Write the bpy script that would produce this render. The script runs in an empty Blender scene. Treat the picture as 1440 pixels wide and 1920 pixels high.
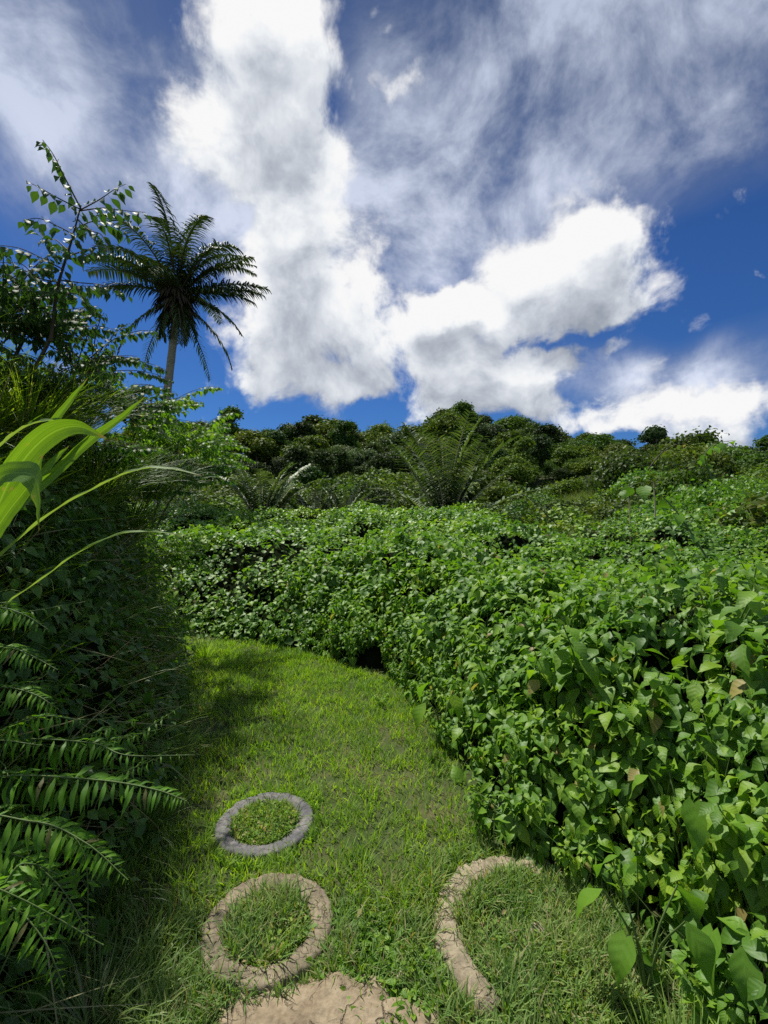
import bpy, math, random
import numpy as np
from mathutils import Vector, Matrix

# ---------------------------------------------------------------- camera, world, sun, exposure
scene = bpy.context.scene
F, CX, CY, EYE = 864.0, 720.0, 960.0, 1.7          # focal length in photo pixels, image centre, eye height
cam_data = bpy.data.cameras.new('camera')
cam_data.sensor_fit = 'VERTICAL'
cam_data.sensor_height = 24.0
cam_data.lens = 24.0 * F / 1920.0
cam_data.clip_start = 0.05
cam_data.clip_end = 3000.0
cam = bpy.data.objects.new('camera', cam_data)
cam.location = (0, 0, EYE)
cam.rotation_euler = (math.radians(90), 0, 0)
scene.collection.objects.link(cam)
scene.camera = cam

SUN_EL, SUN_AZ = 61.0, 38.0                         # elevation, degrees left of the view direction
se, sa = math.radians(SUN_EL), math.radians(SUN_AZ)
SUN = Vector((-math.sin(sa) * math.cos(se), math.cos(sa) * math.cos(se), math.sin(se)))
sl = bpy.data.lights.new('sun', 'SUN')
sl.energy = 5.0
sl.angle = math.radians(0.5)
sl.color = (1.0, 0.955, 0.87)
so = bpy.data.objects.new('sun', sl)
so.rotation_euler = SUN.to_track_quat('Z', 'Y').to_euler()
scene.collection.objects.link(so)

scene.view_settings.view_transform = 'Standard'
scene.view_settings.look = 'None'
scene.view_settings.exposure = 0.3
scene.view_settings.gamma = 1.0
scene.view_settings.use_curve_mapping = False
scene.cycles.max_bounces = 6
scene.cycles.diffuse_bounces = 3
scene.cycles.glossy_bounces = 2
scene.cycles.transmission_bounces = 4
scene.cycles.transparent_max_bounces = 4
scene.cycles.use_denoising = False

world = bpy.data.worlds.new('World')
scene.world = world
world.use_nodes = True

class NT:
    def __init__(s, tree):
        s.t = tree; s.n = tree.nodes; s.l = tree.links
    def new(s, typ, **kw):
        n = s.n.new(typ)
        for k, v in kw.items(): setattr(n, k, v)
        return n
    def put(s, sock, v):
        if isinstance(v, bpy.types.NodeSocket): s.l.new(v, sock)
        elif v is not None: sock.default_value = v
    def math(s, op, a, b=None, c=None, clamp=False):
        n = s.new('ShaderNodeMath', operation=op, use_clamp=clamp)
        s.put(n.inputs[0], a); s.put(n.inputs[1], b); s.put(n.inputs[2], c)
        return n.outputs[0]
    def vm(s, op, a, b=None, c=None, out=0, scale=None):
        n = s.new('ShaderNodeVectorMath', operation=op)
        s.put(n.inputs[0], a); s.put(n.inputs[1], b)
        if c is not None: s.put(n.inputs[2], c)
        if scale is not None: s.put(n.inputs['Scale'], scale)
        return n.outputs['Value'] if op in ('DOT_PRODUCT', 'LENGTH') else n.outputs[out]
    def noise(s, vec, scale, detail=4, rough=0.5, lac=2.0, dist=0.0, color=False):
        n = s.new('ShaderNodeTexNoise')
        s.put(n.inputs['Vector'], vec)
        n.inputs['Scale'].default_value = scale; n.inputs['Detail'].default_value = detail
        n.inputs['Roughness'].default_value = rough; n.inputs['Lacunarity'].default_value = lac
        n.inputs['Distortion'].default_value = dist
        return n.outputs['Color' if color else 'Fac']
    def mapr(s, v, a, b, c=0.0, d=1.0, smooth=False):
        n = s.new('ShaderNodeMapRange', interpolation_type='SMOOTHSTEP' if smooth else 'LINEAR')
        s.put(n.inputs[0], v)
        for i, x in enumerate((a, b, c, d)): s.put(n.inputs[i + 1], x)
        return n.outputs[0]
    def mix(s, f, a, b, typ='MIX'):
        n = s.new('ShaderNodeMix', data_type='RGBA', blend_type=typ)
        s.put(n.inputs[0], f); s.put(n.inputs[6], a); s.put(n.inputs[7], b)
        return n.outputs[2]
    def ramp(s, f, stops):
        n = s.new('ShaderNodeValToRGB')
        e = n.color_ramp.elements
        while len(e) < len(stops): e.new(0.5)
        for k, (p, c) in enumerate(stops): e[k].position = p; e[k].color = (*c, 1)
        s.put(n.inputs[0], f)
        return n.outputs[0]

def pdir(px, py):
    return Vector((px - CX, F, CY - py)).normalized()

# cloud masses as soft ellipsoids on the sky sphere (photo x, y, radii, tilt, weight), edges broken up by noise
CUMULUS = [
 (1095,470,105,62,-10,1), (1115,418,50,44,0,1), (1105,550,58,52,0,.9), (1050,560,120,58,0,1), (975,505,66,40,-20,.9),
 (905,575,80,42,0,1), (840,575,52,50,0,.9), (815,640,52,60,0,1), (1165,560,24,28,0,.3),
 (955,690,110,46,0,1.1), (860,715,66,50,0,1), (1035,680,52,48,0,.9), (920,760,130,30,0,.7), (1050,770,70,26,0,.6),
 (590,640,120,72,0,1.2), (510,600,66,92,0,1), (570,500,92,74,0,1), (685,620,60,60,0,1), (510,710,46,44,0,.8), (640,715,92,34,0,.9),
 (555,430,74,44,0,.9), (715,530,50,36,0,.4),
 (470,40,92,80,0,1.1), (520,150,84,92,0,1.2), (500,240,100,62,0,1.1), (560,90,44,80,0,.7), (570,290,60,50,0,.8), (440,330,60,44,0,.5), (330,200,60,60,30,.75), (370,270,60,50,20,.7), (530,340,90,50,0,.9), (620,300,40,50,0,.6), (600,400,60,40,0,.6), 
 (1255,765,100,28,0,.62), (1355,780,80,32,0,.7), (1190,800,90,26,0,.62), (1420,745,50,40,0,.55), (1320,840,140,18,0,.55),(1150,815,80,18,0,.7), (752,690,24,40,0,-.45), (1080,632,70,10,0,-.55), (700,760,60,12,0,-.4), (845,505,70,26,-20,-.5), (640,500,26,20,0,-.25), (430,420,40,40,0,-.4),
 (1290,500,20,18,0,.65), (1400,490,22,14,0,.62), (1225,395,22,22,40,.6), (1165,645,34,18,20,.55), (775,165,42,26,40,.60), (735,95,16,44,-30,.50), (715,30,14,40,-20,.5), (985,25,40,20,0,.3),
]
VEIL = [
 (760,330,200,130,40,1.0), (830,440,170,90,-10,.9), (930,260,200,120,30,.9), (1080,170,230,130,-15,.85), (1300,110,220,110,-25,.75), (1440,200,150,80,0,.4),
 (350,250,170,110,20,.7), (240,150,170,140,20,.5), (60,60,150,130,0,.6), (170,430,150,60,0,.35), (1330,400,90,30,0,.18), (620,420,110,90,0,.6), (1200,690,160,50,0,.35), (1350,730,150,60,0,.6), (880,60,90,60,0,.35), (1150,30,220,70,0,.5), (640,190,34,70,0,-.9), (950,60,60,30,0,-.4), (1330,560,90,120,0,-.5), (1240,700,120,50,0,.3),
]
def blob_chain(nt, vec, blobs, k=.93):
    acc = None
    for (px, py, rx, ry, rot, w) in blobs:
        c = pdir(px, py)
        ex = (pdir(px + 5, py) - pdir(px - 5, py)); sx = ex.length / 10; ex.normalize()
        ez = (pdir(px, py - 5) - pdir(px, py + 5)); sz = ez.length / 10
        ey = c.cross(ex) * -1; ey = ex.cross(c) if ex.cross(c).dot(ez) > 0 else c.cross(ex)
        ey.normalize()
        a = math.radians(rot)
        e1 = ex * math.cos(a) + ey * math.sin(a); e2 = ey * math.cos(a) - ex * math.sin(a)
        e3 = e1.cross(e2)
        R = Matrix((e1, e2, e3)).transposed()
        m = nt.new('ShaderNodeMapping', vector_type='TEXTURE')
        nt.put(m.inputs['Vector'], vec)
        m.inputs['Location'].default_value = c
        m.inputs['Rotation'].default_value = R.to_euler('XYZ')
        r1, r2 = rx * sx * k, ry * sz * k
        m.inputs['Scale'].default_value = (r1, r2, max(r1, r2))
        q = nt.vm('DOT_PRODUCT', m.outputs[0], m.outputs[0])
        g = nt.math('POWER', 0.5, q)
        acc = nt.math('MULTIPLY', g, w) if acc is None else nt.math('MULTIPLY_ADD', g, w, acc)
    return acc

def cloud_group():
    g = bpy.data.node_groups.new('cumulus density', 'ShaderNodeTree')
    g.interface.new_socket('Vector', in_out='INPUT', socket_type='NodeSocketVector')
    g.interface.new_socket('Density', in_out='OUTPUT', socket_type='NodeSocketFloat')
    g.interface.new_socket('Bulk', in_out='OUTPUT', socket_type='NodeSocketFloat')
    nt = NT(g)
    gi = nt.new('NodeGroupInput'); go = nt.new('NodeGroupOutput')
    v = gi.outputs[0]
    w1 = nt.vm('SUBTRACT', nt.noise(v, 3.2, 3, .5, color=True), (.5, .5, .5))
    v1 = nt.vm('ADD', v, nt.vm('SCALE', w1, scale=0.17))
    w2 = nt.vm('SUBTRACT', nt.noise(v, 13.0, 4, .6, color=True), (.5, .5, .5))
    v2 = nt.vm('ADD', v1, nt.vm('SCALE', w2, scale=0.075))
    b = blob_chain(nt, v2, CUMULUS)
    n = nt.noise(v1, 9.0, 9, .60)
    n2 = nt.noise(v1, 34.0, 5, .6)
    b = nt.math('MINIMUM', b, nt.math('MULTIPLY_ADD', b, .25, .75))
    d = nt.math('ADD', b, nt.math('MULTIPLY_ADD', n, 2.3, -1.17))
    d = nt.math('ADD', d, nt.math('MULTIPLY_ADD', n2, .50, -0.25))
    nt.put(go.inputs[0], d); nt.put(go.inputs[1], nt.math('MULTIPLY_ADD', nt.math('SUBTRACT', n, .5), .9, b))
    return g
def build_world():
    nt = NT(world.node_tree)
    for n in list(nt.n): nt.n.remove(n)
    out = nt.new('ShaderNodeOutputWorld'); bg = nt.new('ShaderNodeBackground')
    nt.put(out.inputs[0], bg.outputs[0])
    bg.inputs['Strength'].default_value = 0.105
    sky = nt.new('ShaderNodeTexSky', sky_type='NISHITA')
    sky.sun_disc = False
    sky.sun_elevation = se; sky.sun_rotation = -sa
    sky.air_density = 1.0; sky.dust_density = 0.25; sky.ozone_density = 3.0; sky.altitude = 300
    tc = nt.new('ShaderNodeTexCoord')
    d = tc.outputs['Generated']
    zs = nt.new('ShaderNodeSeparateXYZ'); nt.put(zs.inputs[0], d); zc = zs.outputs[2]
    blue = nt.mix(1.0, sky.outputs[0], nt.mix(nt.mapr(zc, .45, .85, 0, 1), (0.17, 0.34, 0.60, 1), (0.22, 0.27, 0.38, 1)), 'MULTIPLY')
    # thin high veil: streaks in the plane of a flat cloud layer
    sep = nt.new('ShaderNodeSeparateXYZ'); nt.put(sep.inputs[0], d)
    zz = nt.math('MAXIMUM', nt.math('ADD', sep.outputs[2], 0.10), 0.04)
    pl = nt.vm('DIVIDE', d, None)
    cmb = nt.new('ShaderNodeCombineXYZ'); [nt.put(cmb.inputs[i], zz) for i in range(3)]
    nt.put(pl.node.inputs[1], cmb.outputs[0])
    wv = nt.vm('SUBTRACT', nt.noise(d, 2.0, 3, .5, color=True), (.5, .5, .5))
    dv = nt.vm('ADD', d, nt.vm('SCALE', wv, scale=.22))
    mp = nt.new('ShaderNodeMapping'); nt.put(mp.inputs[0], pl)
    mp.inputs['Rotation'].default_value = (0, 0, math.radians(35)); mp.inputs['Scale'].default_value = (1.0, .42, 1)
    st = nt.noise(mp.outputs[0], 2.2, 8, .56, dist=.15)
    st2 = nt.noise(dv, 4.2, 8, .62, dist=.1)
    vb = blob_chain(nt, dv, VEIL, 1.25)
    streak = nt.math('ADD', nt.math('MULTIPLY', st, .30), nt.math('MULTIPLY', st2, .70))
    vd = nt.math('MULTIPLY', nt.math('MINIMUM', vb, nt.math('MULTIPLY_ADD', vb, .2, .62)), nt.mapr(streak, .34, .64, .30, 1.25))
    # unseen broken cloud behind and beside the view, brightened to add fill light
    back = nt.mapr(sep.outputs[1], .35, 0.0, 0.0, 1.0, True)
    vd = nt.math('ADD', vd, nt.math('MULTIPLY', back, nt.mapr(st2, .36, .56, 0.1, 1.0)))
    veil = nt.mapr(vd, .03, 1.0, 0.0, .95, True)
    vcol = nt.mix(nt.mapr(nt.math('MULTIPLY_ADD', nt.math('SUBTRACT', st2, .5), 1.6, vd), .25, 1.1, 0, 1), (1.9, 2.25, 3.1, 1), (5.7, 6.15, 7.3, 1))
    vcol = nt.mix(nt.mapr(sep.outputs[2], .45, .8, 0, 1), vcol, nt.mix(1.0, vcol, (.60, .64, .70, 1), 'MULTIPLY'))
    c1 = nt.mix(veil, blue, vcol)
    # cumulus, lit from above: density towards the sun sets how deep the light has to go
    cg = cloud_group()
    ga = nt.new('ShaderNodeGroup', node_tree=cg); nt.put(ga.inputs[0], d)
    gb = nt.new('ShaderNodeGroup', node_tree=cg)
    toward = (SUN * 0.45 + Vector((0, 0, 1)) * 0.55).normalized() * 0.075
    nt.put(gb.inputs[0], nt.vm('ADD', d, tuple(toward)))
    da, db = ga.outputs[0], gb.outputs[0]
    alpha = nt.mapr(da, .20, .90, 0, 1, True)
    lit = nt.math('SUBTRACT', da, db)
    depth = nt.math('MULTIPLY', nt.math('MAXIMUM', nt.math('SUBTRACT', gb.outputs[1], .45), 0.0), .75)
    shade = nt.math('SUBTRACT', nt.math('MULTIPLY_ADD', lit, .34, .84), depth)
    ccol = nt.ramp(shade, [(0.0, (.34, .38, .45)), (.28, (.52, .56, .63)), (.55, (.74, .78, .84)), (.80, (.90, .93, .96)), (1.0, (1.0, 1.0, 1.0))])
    ccol = nt.vm('SCALE', ccol, scale=7.3)
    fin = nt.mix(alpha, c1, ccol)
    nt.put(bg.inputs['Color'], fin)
    world.cycles.sampling_method = 'MANUAL'
    world.cycles.sample_map_resolution = 512
build_world()

# ---------------------------------------------------------------- numpy helpers
rng = np.random.default_rng(7)
COL = scene.collection

def vnoise(x, y, seed=0):
    x = np.asarray(x, float); y = np.asarray(y, float)
    xi = np.floor(x).astype(np.int64); yi = np.floor(y).astype(np.int64)
    fx = x - xi; fy = y - yi
    fx = fx * fx * (3 - 2 * fx); fy = fy * fy * (3 - 2 * fy)
    def h(a, b):
        n = (a * 374761393 + b * 668265263 + seed * 982451653) & 0x7fffffff
        n = ((n ^ (n >> 13)) * 1274126177) & 0x7fffffff
        return ((n ^ (n >> 16)) & 0xffff) / 65535.0
    return (h(xi, yi) * (1 - fx) + h(xi + 1, yi) * fx) * (1 - fy) + (h(xi, yi + 1) * (1 - fx) + h(xi + 1, yi + 1) * fx) * fy
def fbm(x, y, oct=4, seed=0):
    t = 0; a = .5; s = 0
    for k in range(oct):
        t = t + a * vnoise(x * 2 ** k + 13.7 * k, y * 2 ** k + 7.1 * k, seed + k); s += a; a *= .5
    return t / s
def sstep(a, b, x):
    t = np.clip((x - a) / (b - a), 0, 1)
    return t * t * (3 - 2 * t)
def norm(v):
    return v / np.maximum(np.linalg.norm(v, axis=-1, keepdims=True), 1e-9)

class Geo:
    """collects vertex / quad blocks into one mesh"""
    def __init__(s): s.V = []; s.Q = []; s.UV = []; s.M = []; s.n = 0
    def add(s, V, Q, UV=None, mat=0):
        V = np.asarray(V, np.float32).reshape(-1, 3); Q = np.asarray(Q, np.int64)
        s.V.append(V); s.Q.append(Q + s.n); s.n += len(V)
        if UV is None: UV = np.zeros((Q.size, 2), np.float32)
        s.UV.append(np.asarray(UV, np.float32).reshape(-1, 2))
        s.M.append(np.full(len(Q), mat, np.int32))
    def mesh(s, name, mats, smooth=True):
        V = np.concatenate(s.V); Q = np.concatenate(s.Q); UV = np.concatenate(s.UV); M = np.concatenate(s.M)
        me = bpy.data.meshes.new(name)
        me.vertices.add(len(V)); me.vertices.foreach_set('co', V.ravel())
        me.loops.add(Q.size); me.loops.foreach_set('vertex_index', Q.ravel().astype(np.int32))
        me.polygons.add(len(Q)); me.polygons.foreach_set('loop_start', (np.arange(len(Q)) * 4).astype(np.int32))
        me.polygons.foreach_set('loop_total', np.full(len(Q), 4, np.int32))
        me.polygons.foreach_set('material_index', M)
        me.polygons.foreach_set('use_smooth', np.full(len(Q), smooth))
        uv = me.uv_layers.new(name='UVMap'); uv.data.foreach_set('uv', UV.ravel())
        for m in mats: me.materials.append(m)
        me.update(calc_edges=True)
        return me
    def obj(s, name, mats, parent=None, loc=None, smooth=True):
        o = bpy.data.objects.new(name, s.mesh(name, mats, smooth))
        COL.objects.link(o)
        if parent is not None: o.parent = parent
        if loc is not None: o.location = loc
        return o

def tag(o, label=None, cat=None, group=None, kind=None):
    if label: o['label'] = label
    if cat: o['category'] = cat
    if group: o['group'] = group
    if kind: o['kind'] = kind
    return o
def empty(name, loc, label=None, cat=None, group=None, rz=0.0, scale=1.0):
    o = bpy.data.objects.new(name, None); COL.objects.link(o)
    o.location = loc; o.rotation_euler = (0, 0, rz); o.scale = (scale,) * 3
    return tag(o, label, cat, group)

def strip(rows, cols=3):
    """quad indices of a rows x cols grid"""
    q = []
    for r in range(rows - 1):
        for c in range(cols - 1):
            a = r * cols + c
            q.append((a, a + 1, a + cols + 1, a + cols))
    return np.array(q)
def leaf_template(shape='ovate', rows=6, fold=.18, droop=.25, wid=.62):
    """unit leaf: length along +Y, face up +Z, folded on the midrib, tip drooping"""
    prof = {'ovate': [0.03, .62, .96, .98, .66, .24, 0.0], 'heart': [.30, .92, 1.0, .88, .55, .20, 0.0],
            'lance': [.05, .55, .9, 1.0, .75, .38, 0.0], 'oval': [.05, .70, .97, 1.0, .90, .55, 0.0]}[shape]
    t = np.linspace(0, 1, rows)
    w = np.interp(t, np.linspace(0, 1, 7), prof) * wid * .5
    V = []; U = []
    for ti, wi in zip(t, w):
        z = -droop * ti ** 2
        back = -.10 * (1 - ti) ** 3 if shape == 'heart' else 0
        for s_ in (-1, 0, 1):
            V.append((s_ * wi, ti + (back if s_ else 0), z + abs(s_) * wi * fold * 2 - abs(s_) * .04 * math.sin(ti * 9)))
            U.append((.5 + .5 * s_ * (wi / (wid * .5)), ti))
    Q = strip(rows, 3)
    return np.array(V), Q, np.array(U)[Q].reshape(-1, 2)
def place(tmpl, P, D, N, S, W=None):
    """copies of a leaf template at P, length axis D, face normal N, length S, width factor W"""
    V, Q, U = tmpl
    n = len(P)
    D = norm(D); X = norm(np.cross(D, N)); Z = np.cross(X, D)
    S = np.broadcast_to(S, (n,)).astype(float)
    W = np.ones(n) if W is None else W
    out = (P[:, None, :] + (V[None, :, 0:1] * (S * W)[:, None, None]) * X[:, None, :]
           + (V[None, :, 1:2] * S[:, None, None]) * D[:, None, :] + (V[None, :, 2:3] * S[:, None, None]) * Z[:, None, :])
    q = Q[None] + (np.arange(n) * len(V))[:, None, None]
    return out.reshape(-1, 3), q.reshape(-1, 4), np.tile(U, (n, 1))
def blades(P, up, out, L, bend, W, segs=3, taper=1.0, flat=None):
    """ribbons that rise along `up` and bend over towards `out`"""
    n = len(P)
    L = np.broadcast_to(L, (n,)).astype(float); bend = np.broadcast_to(bend, (n,)).astype(float); W = np.broadcast_to(W, (n,)).astype(float)
    up = norm(np.broadcast_to(up, (n, 3)).astype(float)); out = norm(out.astype(float))
    side = norm(np.cross(up, out)) if flat is None else flat
    t = np.linspace(0, 1, segs + 1)
    th = bend[:, None] * t[None, :]                         # heading angle grows along the blade
    dt = 1.0 / segs
    du = np.cos(th[:, :-1] + bend[:, None] * dt * .5) * dt; do = np.sin(th[:, :-1] + bend[:, None] * dt * .5) * dt
    cu = np.concatenate([np.zeros((n, 1)), np.cumsum(du, 1)], 1) * L[:, None]
    co = np.concatenate([np.zeros((n, 1)), np.cumsum(do, 1)], 1) * L[:, None]
    c = P[:, None] + cu[..., None] * up[:, None] + co[..., None] * out[:, None]
    w = W[:, None] * .5 * np.interp(t, [0, .25, .6, 1], [.75, 1, .8, .04])[None] ** taper
    a = c - side[:, None] * w[..., None]; b = c + side[:, None] * w[..., None]
    V = np.stack([a, b], 2).reshape(n, -1, 3)
    Q = strip(segs + 1, 2)
    q = (Q[None] + (np.arange(n) * (2 * (segs + 1)))[:, None, None]).reshape(-1, 4)
    U = np.stack([np.tile([0, 1], segs + 1), np.repeat(t, 2)], 1)[Q].reshape(-1, 2)
    return V.reshape(-1, 3), q, np.tile(U, (n, 1))
def tube(pts, radii, sides=6):
    pts = np.asarray(pts, float); n = len(pts)
    T = norm(np.gradient(pts, axis=0))
    ref = np.array([0.0, 0, 1]) if abs(T[:, 2]).mean() < .8 else np.array([1.0, 0, 0])
    A = norm(np.cross(T, ref)); B = np.cross(T, A)
    ang = np.linspace(0, 2 * math.pi, sides, endpoint=False)
    r = np.broadcast_to(radii, (n,))
    V = pts[:, None] + r[:, None, None] * (np.cos(ang)[None, :, None] * A[:, None] + np.sin(ang)[None, :, None] * B[:, None])
    Q = []
    for i in range(n - 1):
        for j in range(sides):
            k = (j + 1) % sides
            Q.append((i * sides + j, i * sides + k, (i + 1) * sides + k, (i + 1) * sides + j))
    U = np.stack([np.tile(np.linspace(0, 1, sides), n), np.repeat(np.linspace(0, 1, n), sides)], 1)
    Q = np.array(Q)
    return V.reshape(-1, 3), Q, U[Q].reshape(-1, 2)
def curve(ctrl, n=20):
    """smooth curve through control points (Catmull-Rom)"""
    c = np.asarray(ctrl, float); c = np.vstack([2 * c[0] - c[1], c, 2 * c[-1] - c[-2]])
    m = len(c) - 3; out = []
    for u in np.linspace(0, m - 1e-6, n):
        i = int(u); t = u - i; p0, p1, p2, p3 = c[i:i + 4]
        out.append(.5 * ((2 * p1) + (-p0 + p2) * t + (2 * p0 - 5 * p1 + 4 * p2 - p3) * t * t + (-p0 + 3 * p1 - 3 * p2 + p3) * t ** 3))
    return np.array(out)
def rand_dirs(n, r=rng):
    return norm(r.normal(size=(n, 3)))
def at(px, py, Y):
    """the point at depth Y that the photo shows at (px, py)"""
    return np.array([(px - CX) * Y / F, Y, EYE + (CY - py) * Y / F])

# ---------------------------------------------------------------- materials
def material(name):
    m = bpy.data.materials.new(name); m.use_nodes = True
    nt = NT(m.node_tree)
    for n in list(nt.n): nt.n.remove(n)
    out = nt.new('ShaderNodeOutputMaterial')
    return m, nt, out
def leaf_mat(name, ca, cb, cc, trans=.35, rough=.42, spec=.5, patch=1.2, veins=0, tint=1.5, dead=None, dead_amt=0.0, vein_bump=.14, gain=(2.75, 1.78, .95), objrand=False):
    """leaf: three natural tones picked per leaf and per patch, light passing through, waxy gloss"""
    ca, cb, cc = [tuple(k * gk for k, gk in zip(c_, gain)) for c_ in (ca, cb, cc)]
    rough += .10; spec *= .7
    m, nt, out = material(name)
    geo = nt.new('ShaderNodeNewGeometry')
    tc = nt.new('ShaderNodeTexCoord')
    pos = geo.outputs['Position']
    rnd = geo.outputs['Random Per Island']
    pn = nt.noise(pos, patch, 3, .55)
    f = nt.math('ADD', nt.math('MULTIPLY', rnd, .72), nt.math('MULTIPLY_ADD', pn, 1.5, -.62))
    col = nt.ramp(f, [(0.0, ca), (.5, cb), (1.0, cc)])
    if objrand:
        oi = nt.new('ShaderNodeObjectInfo')
        orr = oi.outputs['Random']
        col = nt.mix(1.0, col, nt.ramp(orr, [(0, (.45, .50, .55)), (.3, (1.0, .85, .8)), (.6, (.75, 1.0, .8)), (.85, (1.5, 1.25, .8)), (1, (1.5, 1.5, 1.6))]), 'MULTIPLY')
    fine = nt.noise(pos, 90.0, 2, .6)
    col = nt.mix(nt.mapr(fine, .3, .7, 0, .35), col, nt.mix(1.0, col, (.72, .78, .7, 1), 'MULTIPLY'))
    if dead is not None:
        r2 = nt.math('FRACT', nt.math('MULTIPLY', rnd, 37.7))
        col = nt.mix(nt.math('LESS_THAN', r2, dead_amt), col, (*dead, 1))
    uv = nt.new('ShaderNodeSeparateXYZ'); nt.put(uv.inputs[0], tc.outputs['UV'])
    bump = None
    if veins:
        ax = nt.math('ABSOLUTE', nt.math('SUBTRACT', uv.outputs[0], .5))
        mid = nt.mapr(ax, .0, .045, 1, 0)
        ph = nt.math('MULTIPLY', nt.math('SUBTRACT', uv.outputs[1], nt.math('MULTIPLY', ax, .55)), veins * 6.2832)
        sv = nt.mapr(nt.math('SINE', ph), .72, 1.0, 0, 1)
        vv = nt.math('MAXIMUM', mid, nt.math('MULTIPLY', sv, .55))
        col = nt.mix(nt.math('MULTIPLY', vv, .20), col, nt.mix(.5, col, (.22, .36, .08, 1)))
        b = nt.new('ShaderNodeBump'); b.inputs['Strength'].default_value = vein_bump; b.inputs['Distance'].default_value = .002
        nt.put(b.inputs['Height'], nt.math('SINE', ph)); bump = b.outputs[0]
    under = nt.mix(geo.outputs['Backfacing'], col, nt.mix(.35, col, (.16, .24, .12, 1)))
    p = nt.new('ShaderNodeBsdfPrincipled')
    nt.put(p.inputs['Base Color'], under); p.inputs['Roughness'].default_value = rough
    p.inputs['Specular IOR Level'].default_value = spec
    t = nt.new('ShaderNodeBsdfTranslucent')
    tcol = nt.mix(1.0, col, (1.25 * tint, 1.35 * tint, .45 * tint, 1), 'MULTIPLY')
    nt.put(t.inputs[0], tcol)
    if bump is not None: nt.put(p.inputs['Normal'], bump); nt.put(t.inputs['Normal'], bump)
    mx = nt.new('ShaderNodeMixShader'); mx.inputs[0].default_value = trans
    nt.put(mx.inputs[1], p.outputs[0]); nt.put(mx.inputs[2], t.outputs[0]); nt.put(out.inputs[0], mx.outputs[0])
    return m
def solid_mat(name, stops, scale=6.0, rough=.85, bump=.3, dist=.02, detail=7, stretch=(1, 1, 1), spec=.3, local=False, cracks=0):
    m, nt, out = material(name)
    tc = nt.new('ShaderNodeTexCoord'); geo = nt.new('ShaderNodeNewGeometry')
    mp = nt.new('ShaderNodeMapping'); nt.put(mp.inputs[0], tc.outputs['Object'] if local else geo.outputs['Position'])
    mp.inputs['Scale'].default_value = stretch
    n1 = nt.noise(mp.outputs[0], scale, detail, .6)
    n2 = nt.noise(mp.outputs[0], scale * 7.3, 5, .6)
    f = nt.math('MULTIPLY_ADD', n2, .35, nt.math('MULTIPLY', n1, .65))
    col = nt.ramp(nt.mapr(f, .3, .7, 0, 1), stops)
    if cracks:
        vo = nt.new('ShaderNodeTexVoronoi', feature='DISTANCE_TO_EDGE')
        nt.put(vo.inputs['Vector'], nt.vm('ADD', mp.outputs[0], nt.vm('SCALE', nt.noise(mp.outputs[0], 14, 4, .6, color=True), scale=.12)))
        vo.inputs['Scale'].default_value = cracks
        cr = nt.mapr(vo.outputs['Distance'], 0, .045, 1, 0)
        cr = nt.math('MULTIPLY', cr, nt.mapr(n1, .40, .55, 0, 1))
        col = nt.mix(nt.math('MULTIPLY', cr, .65), col, nt.mix(1.0, col, (.35, .33, .28, 1), 'MULTIPLY'))
        f = nt.math('SUBTRACT', f, nt.math('MULTIPLY', cr, .5))
    p = nt.new('ShaderNodeBsdfPrincipled'); nt.put(p.inputs['Base Color'], col)
    p.inputs['Roughness'].default_value = rough; p.inputs['Specular IOR Level'].default_value = spec
    b = nt.new('ShaderNodeBump'); b.inputs['Strength'].default_value = bump; b.inputs['Distance'].default_value = dist
    nt.put(b.inputs['Height'], f); nt.put(p.inputs['Normal'], b.outputs[0]); nt.put(out.inputs[0], p.outputs[0])
    return m

M = {}
M['vine'] = leaf_mat('vine_leaf', (.020, .075, .018), (.036, .125, .020), (.075, .19, .026), trans=.30, rough=.40, spec=.55, patch=.9, veins=5, dead=(.20, .16, .05), dead_amt=.006)
M['mound'] = leaf_mat('mound_leaf', (.024, .085, .030), (.038, .125, .026), (.078, .185, .028), trans=.26, rough=.38, spec=.55, patch=.55, gain=(3.4, 2.1, 1.1))
M['weed'] = leaf_mat('weed_leaf', (.024, .085, .016), (.042, .135, .020), (.085, .20, .026), trans=.33, rough=.42, spec=.5, patch=1.6, veins=6, dead=(.30, .26, .08), dead_amt=.01, vein_bump=.16)
M['lawn'] = leaf_mat('lawn_blade', (.045, .125, .012), (.085, .205, .020), (.14, .27, .030), trans=.34, rough=.48, spec=.35, patch=1.3, dead=(.26, .21, .09), dead_amt=.04, gain=(2.6, 1.8, 1.2))
M['dry'] = leaf_mat('dry_blade', (.07, .14, .025), (.10, .18, .035), (.18, .23, .06), trans=.28, rough=.55, spec=.3, patch=3.0, dead=(.34, .27, .14), dead_amt=.12, gain=(1.6, 1.5, 1.1))
M['reed'] = leaf_mat('reed_blade', (.022, .070, .012), (.050, .120, .018), (.11, .19, .030), trans=.34, rough=.40, spec=.55, patch=.8, dead=(.15, .14, .09), dead_amt=.05, gain=(2.2, 1.6, 1.0))
M['thicket'] = leaf_mat('thicket_leaf', (.012, .045, .010), (.022, .080, .014), (.050, .13, .020), trans=.30, rough=.38, spec=.55, patch=1.1, veins=4, gain=(2.3, 1.7, 1.1))
M['sprig'] = leaf_mat('sapling_leaf', (.016, .055, .014), (.026, .085, .016), (.05, .13, .025), trans=.22, rough=.50, spec=.45, patch=2.0, veins=5, gain=(1.5, 1.15, 1.0))
M['strap'] = leaf_mat('strap_leaf', (.09, .22, .012), (.13, .29, .016), (.17, .34, .022), trans=.5, rough=.40, spec=.5, patch=1.5, tint=1.25, gain=(1, 1, 1))
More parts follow.
